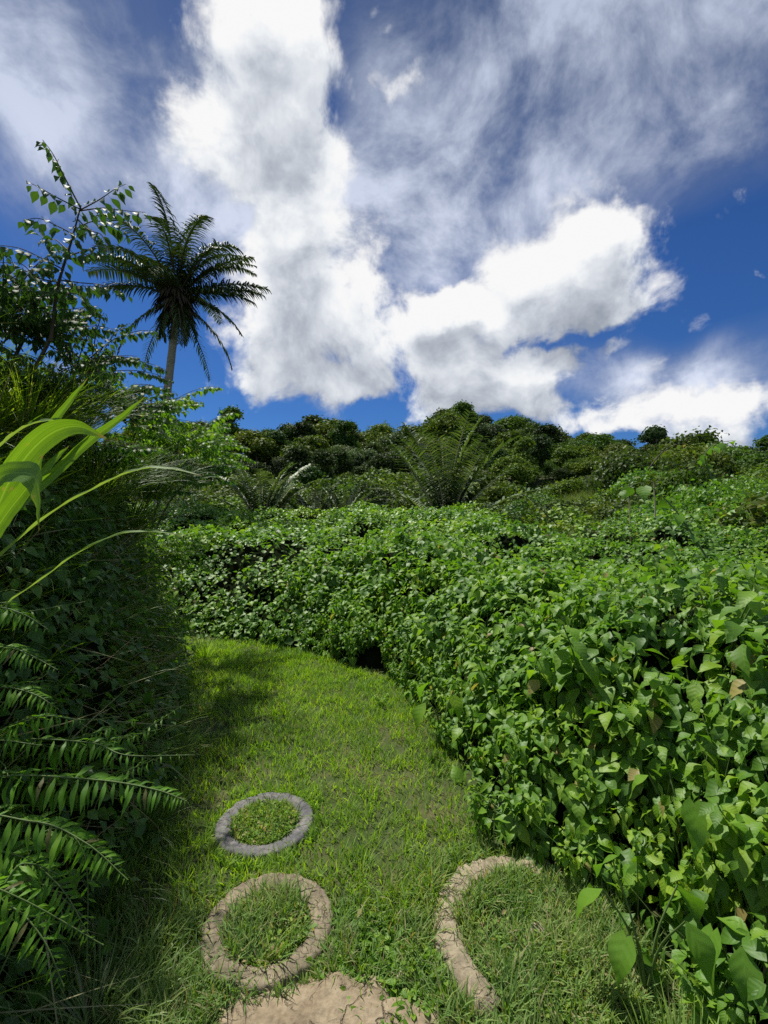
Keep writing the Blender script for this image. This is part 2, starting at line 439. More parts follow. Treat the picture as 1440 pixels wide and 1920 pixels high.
M['fern'] = leaf_mat('fern_leaf', (.022, .075, .012), (.036, .12, .016), (.06, .16, .022), trans=.34, rough=.42, spec=.4, patch=2.0, dead=(.12, .12, .04), dead_amt=.025, gain=(2.6, 1.9, 1.0))
M['palm'] = leaf_mat('palm_leaflet', (.012, .030, .010), (.022, .048, .014), (.042, .075, .025), trans=.12, rough=.5, spec=.3, patch=.5, dead=(.07, .055, .03), dead_amt=.08, gain=(1.7, 1.4, 1.2))
M['young_palm'] = leaf_mat('young_palm_leaflet', (.016, .035, .010), (.030, .055, .016), (.065, .095, .035), trans=.18, rough=.42, spec=.5, patch=.4, gain=(2.6, 2.3, 2.2))
M['forest'] = leaf_mat('forest_leaf', (.012, .034, .007), (.024, .058, .010), (.055, .095, .014), trans=.22, rough=.55, spec=.3, patch=.07, gain=(2.3, 1.75, .95), objrand=True)
M['forest_dark'] = leaf_mat('forest_leaf_dark', (.008, .024, .008), (.015, .040, .009), (.028, .06, .012), trans=.18, rough=.55, spec=.3, patch=.09, gain=(2.1, 1.65, 1.0), objrand=True)
M['forest_pale'] = leaf_mat('forest_leaf_pale', (.035, .06, .030), (.06, .09, .045), (.09, .12, .06), trans=.15, rough=.5, spec=.4, patch=.1, gain=(1.9, 1.7, 1.4), objrand=True)
M['shrub'] = leaf_mat('shrub_leaf', (.018, .052, .012), (.034, .088, .016), (.065, .13, .022), trans=.26, rough=.45, spec=.45, patch=.25, gain=(2.2, 1.6, .9), objrand=True)
M['slope'] = leaf_mat('slope_grass_blade', (.030, .070, .010), (.060, .115, .016), (.10, .16, .026), trans=.30, rough=.5, spec=.3, patch=.35, dead=(.22, .19, .09), dead_amt=.07, gain=(1.6, 1.3, 0.8))
M['stem'] = solid_mat('green_stem', [(0, (.05, .10, .02)), (1, (.12, .18, .05))], 30, .55, .1)
M['twig'] = solid_mat('brown_twig', [(0, (.035, .03, .018)), (1, (.10, .08, .05))], 40, .8, .2)
M['pale_stem'] = solid_mat('pale_dry_stem', [(0, (.28, .26, .14)), (1, (.45, .40, .24))], 40, .7, .1)
M['bark'] = solid_mat('forest_bark', [(0, (.05, .045, .035)), (1, (.16, .14, .11))], 3, .9, .3)
M['palm_bark'] = solid_mat('palm_bark', [(0, (.13, .12, .10)), (.5, (.24, .22, .18)), (1, (.36, .33, .27))], 5, .9, .5, .03, stretch=(1, 1, 5))
M['ground'] = solid_mat('ground_soil', [(0, (.025, .040, .010)), (.45, (.045, .065, .016)), (.8, (.09, .085, .035)), (1, (.14, .11, .06))], 2.2, .95, .5, .02)
M['shade_backing'] = solid_mat('painted_shade', [(0, (.004, .007, .003)), (1, (.012, .016, .007))], 6, 1.0, .2, spec=0.0)  # near-black, shade between the leaves put into the colour
M['hill'] = solid_mat('hill_undergrowth', [(0, (.010, .018, .006)), (1, (.03, .045, .012))], .5, .95, .5, .1)

# ---------------------------------------------------------------- lie of the land
LAWN = np.array([(1.15,-3), (1.08,1.2), (1.0,1.65), (.95,1.98), (.76,2.14), (.50,2.28), (.50,2.72), (.38,3.58), (.13,4.55), (-.45,5.05), (-1.07,5.6), (-1.9,6.0),
                 (-2.75,6.25), (-4.5,6.7), (-9,7.3), (-9,6.4), (-3.2,5.95), (-2.5,5.5), (-2.1,4.95), (-1.62,3.8), (-1.55,3.3), (-1.32,2.7), (-1.18,1.98), (-1.2,-3)])
THICKET = np.array([(-1.2,-1), (-1.18,1.98), (-1.30,2.72), (-1.60,3.3), (-1.75,3.8), (-2.25,4.95), (-2.6,5.5), (-3.2,5.95), (-9,6.4), (-9,-1)])
def sdf(poly, x, y):
    """signed distance to a polygon, negative inside"""
    x = np.asarray(x, float); y = np.asarray(y, float)
    d = np.full(x.shape, 1e9); ins = np.zeros(x.shape, bool)
    n = len(poly)
    for i in range(n):
        ax, ay = poly[i]; bx, by = poly[(i + 1) % n]
        ex, ey = bx - ax, by - ay
        t = np.clip(((x - ax) * ex + (y - ay) * ey) / (ex * ex + ey * ey), 0, 1)
        d = np.minimum(d, np.hypot(x - ax - t * ex, y - ay - t * ey))
        c = ((ay > y) != (by > y)) & (x < (bx - ax) * (y - ay) / (by - ay + 1e-12) + ax)
        ins ^= c
    return np.where(ins, -d, d)
SKYX = [-200, 300, 400, 425, 470, 540, 590, 640, 665, 700, 745, 785, 810, 835, 880, 950, 1040, 1100, 1170, 1230, 1300, 1380, 1440, 1700]
SKYY = [812, 814, 815, 820, 830, 832, 828, 818, 822, 825, 830, 838, 806, 794, 796, 812, 836, 840, 848, 866, 872, 880, 888, 900]
def terrain(x, y):
    x = np.asarray(x, float); y = np.asarray(y, float)
    yy = np.maximum(y, 5.0); tx = x / yy
    z = 0.055 * np.maximum(y - 14, 0) * (y < 60) + (y >= 60) * .055 * 46
    z = z + 3.1 * sstep(.16, .62, tx) * sstep(12, 33, y) * (1 - sstep(60, 90, y) * .6)
    sky = np.interp(tx * F + CX, SKYX, SKYY)
    crest = EYE + (CY - (sky + 38)) * 110 / F
    up = sstep(36, 112, y) ** .9
    z = z * (1 - up) + np.maximum(crest, 2.5) * up
    z = z * (1 - sstep(135, 260, y))
    z = z + (fbm(x * .09, y * .09, 4, 5) - .5) * 2.4 * sstep(22, 60, y)
    z = z + (fbm(x * 1.3, y * 1.3, 3, 9) - .5) * .05 * (1 - sstep(10, 20, y))
    return z
def lumps(x, y, s, seed):
    return 1 - np.abs(2 * fbm(x * s, y * s, 2, seed) - 1) * 2
def vine_h(x, y, d=None):
    if d is None: d = sdf(LAWN, x, y)
    top = 1.0 + .22 * sstep(4.5, 7.5, y) + .22 * sstep(8, 13, y) + .16 * (1 - sstep(3, 5, y)) * sstep(1.1, 2.2, x)
    top = top * (.93 + .22 * (fbm(x * .55, y * .55, 3, 21) - .5) * 2) + .26 * lumps(x, y, .95, 31) - .04 + .12 * lumps(x, y, 2.4, 41) + .17 * np.exp(-((d - 1.1) / .6) ** 2) - .20 * np.exp(-((d - 2.7) / .7) ** 2) + .9 * sstep(6.5, 9.5, y) * (fbm(x * .38 + 3, y * .5, 2, 35) - .47) + .16 * lumps(x, y, .7, 77) * sstep(6, 9, y)
    return top * (1 - np.exp(-np.maximum(d, 0) / (.52 + .1 * (y < 3.2) + .55 * sstep(5.2, 6.2, y) * sstep(.3, -.6, x)))) + terrain(x, y) * .6
def thicket_h(x, y, d=None):
    if d is None: d = -sdf(THICKET, x, y)
    top = np.interp(y, [-1, 1, 2, 3, 4, 5, 5.8, 6.2], [1.7, 2.0, 2.75, 3.0, 2.95, 2.5, 2.0, 1.7])
    top = top + .35 * (fbm(x * .9, y * .9, 3, 51) - .5) * 2 + .12 * lumps(x, y, 1.7, 52)
    return top * (1 - np.exp(-np.maximum(d, 0) / .60)) + .12 * (fbm(x * 3, y * 3, 3, 57) - .5) * (d > 0)
def grid_obj(name, xs, ys, zf, mat):
    X, Y = np.meshgrid(xs, ys); Z = zf(X.ravel(), Y.ravel())
    g = Geo(); nx = len(xs)
    g.add(np.stack([X.ravel(), Y.ravel(), Z], 1), strip(len(ys), nx))
    return g.obj(name, [mat])
xs = np.concatenate([-np.geomspace(900, 16, 60), np.linspace(-15.5, 15.5, 125), np.geomspace(16, 900, 60)])
ys = np.concatenate([[-900, -400, -150, -60, -25, -12], np.linspace(-6, 20, 140), np.geomspace(20.5, 140, 110), [160, 200, 260, 400, 900]])
tag(grid_obj('ground', xs, ys, terrain, M['ground']), kind='structure')

def surf_scatter(n, yr, inside, hf, spread=.87, pad=.6, xr=None, eps=.04, power=1.0, r=rng, steep=3.0):
    """points on a height surface inside the view wedge, thinned so that steep faces get their share"""
    Y = yr[0] + (yr[1] - yr[0]) * r.random(n) ** power
    hw = spread * Y + pad
    X = (r.random(n) * 2 - 1) * hw if xr is None else xr[0] + (xr[1] - xr[0]) * r.random(n)
    k = inside(X, Y); X, Y = X[k], Y[k]
    z = hf(X, Y); gx = (hf(X + eps, Y) - z) / eps; gy = (hf(X, Y + eps) - z) / eps
    N = norm(np.stack([-gx, -gy, np.ones_like(z)], 1))
    a = np.sqrt(1 + gx ** 2 + gy ** 2)
    k = r.random(len(a)) < np.minimum(a, steep) / steep
    return np.stack([X, Y, z], 1)[k], N[k]

# ---------------------------------------------------------------- lawn
in_lawn = lambda x, y: sdf(LAWN, x, y) < .06
TY = [(500, 1552, 0, 0), (503, 1735, 0, 0)]
tyre_c = [np.array([(497 - CX) * 2.49 / F, 2.49]), np.array([(503 - CX) * 1.87 / F, 1.87]), np.array([.60, 1.84])]
def lawn_mask(x, y):
    k = in_lawn(x, y)
    for c, (ri, ro) in zip(tyre_c[:2], ((.172, .250), (.170, .254))):
        r_ = np.hypot(x - c[0], y - c[1]); k &= ~((r_ > ri) & (r_ < ro))
    return k
flat = lambda x, y: terrain(x, y)
def lawn_patch(name, n, yr, L, W, mat, bend=(.2, 1.5), power=1.0, mask=None, segs=3, seed=1):
    r = np.random.default_rng(seed)
    Y = yr[0] + (yr[1] - yr[0]) * r.random(n) ** power
    X = (r.random(n) * 2 - 1) * np.minimum(.87 * Y + .35, 3.3) if yr[1] < 6 else -9 + 10 * r.random(n)
    k = (lawn_mask(X, Y) if mask is None else mask(X, Y)); X, Y = X[k], Y[k]
    # clumps: tufts share a rough heading and grow denser and longer than the gaps
    c = fbm(X * 9, Y * 9, 3, 71); k = r.random(len(X)) < .1 + 1.7 * c ** 1.3; X, Y, c = X[k], Y[k], c[k]
    w_ = fbm(X * 1.1 + 4, Y * 1.1, 3, 72); k = r.random(len(X)) > .50 * sstep(.56, .70, w_); X, Y, c = X[k], Y[k], c[k]
    m = len(X)
    az = 2 * math.pi * (vnoise(X * 6, Y * 6, 81) * 1.5 + r.normal(size=m) * .22)
    out = np.stack([np.cos(az), np.sin(az), np.zeros(m)], 1)
    up = norm(np.stack([r.normal(size=m) * .28, r.normal(size=m) * .28, np.ones(m)], 1))
    P = np.stack([X, Y, terrain(X, Y) - .006], 1)
    LL = (L[0] + (L[1] - L[0]) * r.random(m)) * (.65 + .8 * c)
    g = Geo(); g.add(*blades(P, up, out, LL, bend[0] + (bend[1] - bend[0]) * r.random(m), (W[0] + (W[1] - W[0]) * r.random(m)), segs))
    return g.obj(name, [mat])
o = lawn_patch('lawn_grass', 135000, (1.9, 5.99), (.035, .09), (.004, .0075), M['lawn'], power=.85, segs=3, seed=2)
tag(o, kind='stuff', label='short bright green lawn grass covering the path between the bushes', cat='grass')
o = lawn_patch('distant_lawn_grass', 60000, (4.4, 7.3), (.04, .08), (.005, .009), M['lawn'], segs=2, seed=3)
tag(o, kind='stuff', label='sunlit far end of the lawn path below the leafy mound', cat='grass')
def rough_mask(x, y):
    k = in_lawn(x, y)
    f = sstep(2.15, 1.75, y) + .8 * sstep(.0, .35, x) * sstep(2.5, 2.1, y)
    k &= rng.random(len(x)) < f
    for i, (c, (ri, ro)) in enumerate(zip(tyre_c[:2], ((.176, .246), (.176, .248)))):
        r_ = np.hypot(x - c[0], y - c[1]); k &= ~((r_ > ri) & (r_ < ro))
    k &= ~in_slab(x, y); k &= ~in_ring3(x, y)
    return k
def in_slab(x, y):
    return (((x + .19) / .37) ** 2 + ((y - 1.49) / (.17 + .05 * np.sin(x * 40))) ** 2 < 1)
def in_ring3(x, y):
    r_ = np.hypot(x - .60, y - 1.84); th = np.arctan2(y - 1.84, x - .60)
    return (r_ > .315) & (r_ < .395) & ((th > .5) | (th < -2.3))
o = lawn_patch('dry_grass', 70000, (1.2, 2.7), (.045, .12), (.004, .008), M['dry'], bend=(.3, 1.9), mask=rough_mask, segs=4, seed=4)
tag(o, kind='stuff', label='coarse half-dry olive grass around the tyres', cat='grass')
# loose dead litter
n = 13000
r = np.random.default_rng(12)
Y = 1.3 + 3.2 * r.random(n) ** 1.6; X = (r.random(n) * 2 - 1) * (.8 * Y + .3)
k = in_lawn(X, Y) & (r.random(n) < .22 + .78 * sstep(2.2, 1.8, Y)); X, Y = X[k], Y[k]; n = len(X)
az = r.random(n) * 6.28
P = np.stack([X, Y, terrain(X, Y) + .004 + .012 * r.random(n)], 1)
D = np.stack([np.cos(az), np.sin(az), r.normal(size=n) * .15], 1)
g = Geo(); g.add(*blades(P, D, rand_dirs(n, r), .02 + .05 * r.random(n), r.random(n) * .8, .002 + .003 * r.random(n), 2))
M['straw'] = leaf_mat('straw', (.11, .085, .045), (.22, .18, .09), (.36, .30, .17), trans=.04, rough=.8, spec=.15, patch=5, gain=(1, 1, 1))
tag(g.obj('dead_grass_litter', [M['straw']]), kind='stuff', label='brown dead grass bits lying among the blades near the tyres', cat='litter')

# blades leaning over the rims of the rings and the stone
def fringe(name, pts_fn, n, mat, label, seed, L=(.03, .085)):
    r = np.random.default_rng(seed); X, Y, ox, oy = pts_fn(r, n)
    P = np.stack([X, Y, terrain(X, Y) - .004], 1); m = len(X)
    out = np.stack([ox, oy, 0 * X], 1) + r.normal(size=(m, 3)) * .5 * np.array([1, 1, 0])
    g = Geo(); g.add(*blades(P, norm(np.array([0, 0, 1.]) + r.normal(size=(m, 3)) * .35), out, L[0] + (L[1] - L[0]) * r.random(m), .4 + 1.7 * r.random(m), .004 + .004 * r.random(m), 4))
    return tag(g.obj(name, [mat]), kind='stuff', label=label, cat='grass')
def ring_pts(c, R0, jit, inward, lo=0, hi=6.2832):
    def f(r, n):
        a = lo + (hi - lo) * r.random(n); k = fbm(a * 3, a * 0 + R0 * 9, 2, 5) > .34; a = a[k]
        q = R0 + jit * (r.random(len(a)) ** .7) * (-1 if inward else 1); s_ = 1 if inward else -1
        return c[0] + q * np.cos(a), c[1] + q * np.sin(a), s_ * np.cos(a), s_ * np.sin(a)
    return f
for i, (c, ro, ri, mt, w_) in enumerate([(tyre_c[0], .256, .176, 'lawn', 'grey tyre'), (tyre_c[1], .260, .178, 'dry', 'mud-coated tyre'), (tyre_c[2], .40, .31, 'dry', 'broken ring')]):
    fringe('rim_grass', ring_pts(c, ro, .05, False), 1500, M[mt], 'grass leaning against the outside of the ' + w_, 500 + i)
    fringe('rim_grass', ring_pts(c, ri, .05, True), 900, M['dry'], 'grass leaning over the inner rim of the ' + w_, 510 + i, (.03, .08))
def slab_pts(r, n):
    a = r.random(n) * 3.6 - .2; q = 1.0 + .25 * r.random(n)
    k = fbm(a * 4, a * 0 + 3, 2, 15) > .40; a, q = a[k], q[k]
    return -.19 + .37 * q * np.cos(a), 1.50 + .21 * q * np.sin(a), -np.cos(a), -np.sin(a)
fringe('rim_grass', slab_pts, 1700, M['dry'], 'grass leaning over the edge of the stepping stone', 520, (.03, .09))
o = lawn_patch('ring_grass', 30000, (1.45, 2.2), (.04, .11), (.004, .008), M['dry'], bend=(.3, 1.8), mask=lambda x, y: np.hypot(x - tyre_c[2][0], y - tyre_c[2][1]) < .31, segs=4, seed=15)
tag(o, kind='stuff', label='half-dry grass filling the broken ring', cat='grass')

# small creeping weeds in and around the tyres
def creepers(name, centre, rad, n, size, label, seed, mat):
    r = np.random.default_rng(seed)
    a = r.random(n) * 6.28; q = rad * np.sqrt(r.random(n))
    X = centre[0] + q * np.cos(a); Y = centre[1] + q * np.sin(a)
    P = np.stack([X, Y, terrain(X, Y) + .01 + .035 * r.random(n)], 1)
    az = r.random(n) * 6.28
    D = np.stack([np.cos(az), np.sin(az), r.normal(size=n) * .35 + .1], 1)
    N = norm(np.array([0, 0, 1.0]) + r.normal(size=(n, 3)) * .45)
    g = Geo(); g.add(*place(leaf_template('oval', 4, .12, .2, .6), P, D, N, size * (.6 + .8 * r.random(n))))
    m = n // 2
    up = norm(np.array([0, 0, 1.0]) + r.normal(size=(m, 3)) * .5)
    g.add(*blades(P[:m] - [0, 0, .02], up, rand_dirs(m, r), .03 + .05 * r.random(m), r.random(m) * 1.8, .004 + .004 * r.random(m), 3))
    return tag(g.obj(name, [mat]), kind='stuff', label=label, cat='weeds')
creepers('creeping_weeds', tyre_c[0], .175, 2600, .017, 'tiny round-leaved weeds filling the grey tyre farthest away', 5, M['dry'])
creepers('creeping_weeds', tyre_c[1], .175, 700, .020, 'weeds and grass growing inside the mud-coated tyre near the slab', 6, M['dry'])
creepers('creeping_weeds', tyre_c[2] + [.06, -.02], .33, 1800, .019, 'dry low weeds inside the broken concrete ring', 7, M['dry'])
creepers('creeping_weeds', np.array([.03, 1.66]), .2, 900, .03, 'small round weeds between the slab and the broken ring', 8, M['weed'])
creepers('creeping_weeds', np.array([-.15, 1.8]), .16, 500, .03, 'small round weeds between the near tyre and the slab', 9, M['weed'])
o = lawn_patch('tyre_grass', 16000, (1.68, 2.06), (.05, .14), (.005, .009), M['dry'], bend=(.3, 1.8), mask=lambda x, y: np.hypot(x - tyre_c[1][0], y - tyre_c[1][1]) < .17, segs=4, seed=14)
tag(o, kind='stuff', label='tall dry grass standing inside the mud-coated tyre', cat='grass')

# ---------------------------------------------------------------- tyres and slab
def tyre(name, c, R0, wr, hgt, mat, label, seed, arc=(0, 2 * math.pi), rough=.0042, squash=1.0, sides=96):
    r = np.random.default_rng(seed)
    prof = np.array([(R0 + .004, -.06), (R0 + .005, hgt * .30), (R0 + .000, hgt * .74), (R0 - wr * .10, hgt * .93), (R0 - wr * .22, hgt * .98), (R0 - wr * .30, hgt * .92), (R0 - wr * .38, hgt * 1.0),
                     (R0 - wr * .62, hgt * .97), (R0 - wr * .80, hgt * .86), (R0 - wr * .86, hgt * .78), (R0 - wr * .95, hgt * .70), (R0 - wr * 1.0, hgt * .45), (R0 - wr, -.06)])
    closed = arc[1] - arc[0] > 6.2
    th = np.linspace(arc[0], arc[1], sides + 1)
    V = []
    for i, t in enumerate(th):
        tt = t if not closed else t % (2 * math.pi)
        cx, sx_ = math.cos(tt), math.sin(tt)
        nz = fbm(np.array([cx * 3 + 5]), np.array([sx_ * 3 + 5]), 4, seed)[0] - .5
        ends = 1.0 if closed else min(1, (t - arc[0]) * 7, (arc[1] - t) * 7) ** .5
        for j, (pr, pz) in enumerate(prof):
            e = (vnoise(np.array([cx * 22 + j * .7]), np.array([sx_ * 22 + j * .4]), seed + 3)[0] - .5) * rough * 2
            mid = R0 - wr * .5
            pr2 = mid + (pr - mid) * (.35 + .65 * ends) * (1 + nz * rough * 22)
            lug = -.004 if (j in (1, 2) and closed and int(t * 22) % 2) else 0
            V.append(((pr2 + lug + e) * cx, (pr2 + lug + e) * sx_ * squash, pz * (.5 + .5 * ends) * (1 + nz * rough * 30) + e * (pz > 0)))
    g = Geo(); g.add(V, strip(sides + 1, len(prof))[:, ::-1])
    o = g.obj(name, [mat], loc=(c[0], c[1], 0))
    return tag(o, label, 'tyre', 'rings set along the lawn path')
M['tyre_grey'] = solid_mat('weathered_rubber', [(0, (.05, .05, .052)), (.45, (.12, .118, .12)), (.75, (.20, .19, .175)), (1, (.27, .24, .18))], 9, .85, .8, .006, detail=9, cracks=12)
M['tyre_mud'] = solid_mat('muddy_rubber', [(0, (.06, .055, .035)), (.35, (.15, .125, .085)), (.7, (.26, .215, .145)), (1, (.32, .27, .19))], 8, .95, .9, .008, detail=9, cracks=14)
M['concrete'] = solid_mat('crumbling_mortar', [(0, (.12, .10, .07)), (.4, (.24, .20, .135)), (.75, (.34, .29, .20)), (1, (.42, .36, .26))], 10, .95, 1.0, .012, detail=10, cracks=9)
M['slab'] = solid_mat('worn_slab', [(0, (.07, .055, .035)), (.35, (.20, .155, .10)), (.7, (.31, .25, .165)), (1, (.38, .32, .22))], 7, .95, 1.0, .014, detail=10, cracks=7)
tyre('old_tyre', tyre_c[0], .258, .088, .036, M['tyre_grey'], 'weathered grey tyre sunk in the lawn, full of tiny weeds', 3)
tyre('old_tyre', tyre_c[1], .262, .094, .040, M['tyre_mud'], 'mud-coated beige tyre sunk in the ground, grass standing inside', 4)
o = tyre('mortar_ring', tyre_c[2], .40, .108, .038, M['concrete'], 'broken pale mortar ring half buried under the bushes', 5, arc=(.62, 4.05), rough=.009)
o['category'] = 'ring'
# slab: irregular plate with a ragged rim
r = np.random.default_rng(33)
nth, nr = 150, 16
th = np.linspace(0, 2 * math.pi, nth, endpoint=False)
rim = 1 + .16 * np.sin(th * 5 + 1) + .13 * (vnoise(np.cos(th) * 5 + 9, np.sin(th) * 5 + 9, 4) - .5) * 2 + .16 * np.abs((th * 19 / 6.28 + .6 * vnoise(th * 3, th, 2)) % 1 - .5)
V = []
for i in range(nr + 2):
    q = min(i, nr - 1) / (nr - 1)
    for j, t in enumerate(th):
        x = .36 * rim[j] * q * math.cos(t); y = .20 * rim[j] * q * math.sin(t)
        z = .030 + .030 * (fbm(np.array([x * 9 + 3]), np.array([y * 9 + 3]), 5, 6)[0] - .5) * 2 - .014 * q ** 4
        if i == nr: z = .008; x *= 1.015; y *= 1.015
        if i > nr: z = -.05
        V.append((x, y, z))
Q = [(i * nth + j, i * nth + (j + 1) % nth, (i + 1) * nth + (j + 1) % nth, (i + 1) * nth + j) for i in range(nr + 1) for j in range(nth)]
g = Geo(); g.add(V, Q)
tag(g.obj('stepping_stone', [M['slab']], loc=(-.19, 1.50, 0)), 'flat pale worn stepping stone with ragged edges, nearest the viewer', 'stepping stone')
for i, (x, y, s_) in enumerate([(-.13, 1.86, .03), (.07, 1.68, .035), (.30, 1.63, .03), (.62, 1.86, .045), (-.30, 1.78, .025)]):
    V = rand_dirs(1, r); pts = []
    a = np.linspace(0, 6.283, 12, endpoint=False)
    for lv, (rr, zz) in enumerate([(1.0, -.3), (1.05, .15), (.8, .42), (.35, .55), (.02, .56)]):
        for t in a: pts.append((s_ * rr * math.cos(t) * (1 + .25 * math.sin(3 * t + i)), s_ * rr * .7 * math.sin(t) * (1 + .2 * math.cos(2 * t + i)), s_ * zz * (1 + .2 * math.sin(2 * t + lv))))
    g = Geo(); g.add(pts, [(l * 12 + j, l * 12 + (j + 1) % 12, (l + 1) * 12 + (j + 1) % 12, (l + 1) * 12 + j) for l in range(4) for j in range(12)])
    o = g.obj('stone', [M['concrete']], loc=(x, y, .012)); o.rotation_euler.z = i * 1.3
    tag(o, ['small pale stone right beside the mud-coated tyre', 'small stone at the tip of the stepping stone', 'small stone at the foot of the broken ring', 'lone grey stone lying inside the broken ring',
            'little stone between the mud-coated tyre and the slab'][i], 'stone')

# ---------------------------------------------------------------- vine field on the right
def in_vine(x, y):
    return (sdf(LAWN, x, y) > 0) & (sdf(THICKET, x, y) > .15) & (y < 16 - 7.6 * sstep(.12, .34, x / np.maximum(y, 1)) + 1.2 * (fbm(x * .8, y * .1, 2, 3) - .5)) & ((x > 0) | (y > 5))
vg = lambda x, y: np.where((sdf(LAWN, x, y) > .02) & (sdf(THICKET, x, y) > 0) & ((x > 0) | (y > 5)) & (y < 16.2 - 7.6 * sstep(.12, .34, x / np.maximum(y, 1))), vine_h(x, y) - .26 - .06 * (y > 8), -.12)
def backing(name, xs, ys, hf, mask, mat, label, cat):
    X, Y = np.meshgrid(xs, ys); X = X.ravel(); Y = Y.ravel(); Z = hf(X, Y)
    Q = strip(len(ys), len(xs)); k = mask(X, Y); Q = Q[k[Q].any(1)]
    g = Geo(); g.add(np.stack([X, Y, Z], 1), Q)
    return tag(g.obj(name, [mat]), label, cat, kind='stuff')
backing('bush_shade_sheet', np.linspace(-9, 15, 300), np.linspace(-1, 16, 220), vg, lambda x, y: vg(x, y) > -.1, M['shade_backing'], 'near-black sheet standing in for shade inside the leafy cover', 'undergrowth')  # dark sheet below the leaf surface, painted as deep shade in the hollows
T7 = leaf_template('ovate', 8, .16, .30, .66); TH7 = leaf_template('heart', 6, .14, .28, .85)
T4 = leaf_template('ovate', 4, .16, .28, .70); TH4 = leaf_template('heart', 4, .14, .25, .88)
sun = np.array(SUN)
def cover(name, n, yr, size, tmpl, mat, label, cat, seed, layers=(-.16, .05), sw=.35, power=1.0, jit=.45, keep=None):
    r = np.random.default_rng(seed)
    P, N = surf_scatter(n, yr, in_vine if keep is None else keep, vine_h, r=r, power=power)
    m = len(P)
    P = P + N * (layers[0] + (layers[1] - layers[0]) * r.random((m, 1)) ** .7)
    hol = fbm(P[:, 0] * 2.6, P[:, 1] * 2.6 + P[:, 2] * 2, 3, seed % 7 + 11); k = (P[:, 2] > .03) & (r.random(m) < np.clip((hol - .38) * 9, .10, 1)); P, N = P[k], N[k]; m = len(P)
    tocam = norm(np.array([0, 0, EYE]) - P)
    FN = norm(N * .75 + sun * sw + tocam * .12 + np.array([0, 0, .35]) + r.normal(size=(m, 3)) * jit)
    D = norm(N * .5 * np.array([1, 1, 0]) + np.array([0, 0, -.55]) + r.normal(size=(m, 3)) * .55)
    D = norm(D - FN * (D * FN).sum(1, keepdims=True))
    S = size[0] + (size[1] - size[0]) * r.random(m) ** 1.6
    patch = fbm(P[:, 0] * .8, P[:, 1] * .8, 2, 91)
    S = S * (.75 + .55 * patch)
    g = Geo()
    g.add(*place(tmpl, P - D * S[:, None] * .4, D, FN, S, .85 + .3 * r.random(m)))
    return tag(g.obj(name, [mat]), kind='stuff', label=label, cat=cat)
cover('leafy_bush_cover', 66000, (1.0, 4.2), (.042, .12), T7, M['vine'], 'glossy ovate leaves massed in the nearest bushes right of the lawn', 'bush leaves', 101, power=.8)
cover('climbing_vine_cover', 80000, (4.0, 8.2), (.055, .10), TH4, M['vine'], 'heart-leaved vines massed over the bank beyond the path edge', 'vine leaves', 102)
cover('mounded_vine_cover', 140000, (7.8, 16), (.07, .13), TH4, M['mound'], 'distant mounds smothered in small-leaved vines', 'vine leaves', 103, layers=(-.2, .08), power=.8)
cover('lance_leaf_cover', 16000, (1.0, 7), (.05, .10), leaf_template('lance', 5, .16, .35, .34), M['weed'], 'narrow lance-shaped leaves mixed in among the bushes', 'bush leaves', 105, layers=(-.1, .10), jit=.7)
# lighter shoots poking out over the cover
cover('vine_shoots', 9000, (1.2, 9), (.035, .07), T4, M['weed'], 'fresh pale shoots standing above the leaf cover', 'shoots', 104, layers=(.02, .17), jit=.9)
# thin stems threading the near bushes
r = np.random.default_rng(44)
P, N = surf_scatter(9000, (1.2, 6), in_vine, vine_h, r=r)
P = P[r.random(len(P)) < .35]; m = len(P); P[:, 2] *= r.random(m) * .8
g = Geo(); g.add(*blades(P, norm(np.array([0, 0, 1.]) + r.normal(size=(m, 3)) * .45), rand_dirs(m, r), .15 + .3 * r.random(m), r.random(m) * .9, .004 + .003 * r.random(m), 3))
tag(g.obj('bush_stems', [M['stem']]), kind='stuff', label='thin green stems threading the bushes', cat='stems')

# individual leafy weeds along the edge of the lawn: stems with opposite, hanging leaves
def weed_mesh(seed, h, spread, lsize, nst):
    r = np.random.default_rng(seed); gs = Geo(); gl = Geo()
    P, D, N, S = [], [], [], []
    for k in range(nst):
        az = 6.28 * k / nst + r.random(); sp = spread * (.3 + .7 * r.random()); hh = h * (.65 + .35 * r.random())
        c = curve([(0, 0, 0), (.25 * sp * math.cos(az), .25 * sp * math.sin(az), hh * .45), (.65 * sp * math.cos(az), .65 * sp * math.sin(az), hh * .82), (sp * math.cos(az), sp * math.sin(az), hh)], 14)
        gs.add(*tube(c, np.linspace(.0055, .0018, 14), 5))
        for i in range(2, 14):
            for s_ in (0, 1):
                a2 = (i % 2) * 1.57 + s_ * math.pi + r.normal() * .35
                d = np.array([math.cos(a2), math.sin(a2), -.35 - .5 * r.random() + (.5 if i > 11 else 0)])
                P.append(c[i] + d * .014); D.append(d); N.append(np.array([0, 0, 1.]) + d * .2 + r.normal(size=3) * .25)
                S.append(lsize * (.55 + .55 * math.sin(math.pi * (i / 14) ** .8) + r.normal() * .08))
    gl.add(*place(T7, np.array(P), np.array(D), norm(np.array(N)), np.maximum(np.array(S), .02)))
    return gs.mesh('weed_stem', [M['stem']]), gl.mesh('weed_foliage', [M['weed']])
wm = [weed_mesh(200 + i, h, sp, ls, ns) for i, (h, sp, ls, ns) in enumerate([(.62, .24, .085, 5), (.50, .22, .075, 5), (.78, .28, .095, 6), (.40, .18, .070, 4)])]
def add_weed(x, y, v, s_, label, group):
    e = empty('leafy_weed', (x, y, float(terrain(x, y))), label, 'weed', group, rz=rng.random() * 6.28, scale=s_)
    for nm, me in zip(('stem', 'foliage'), wm[v]):
        o = bpy.data.objects.new(nm, me); COL.objects.link(o); o.parent = e
    return e
r = np.random.default_rng(55); cnt = 0
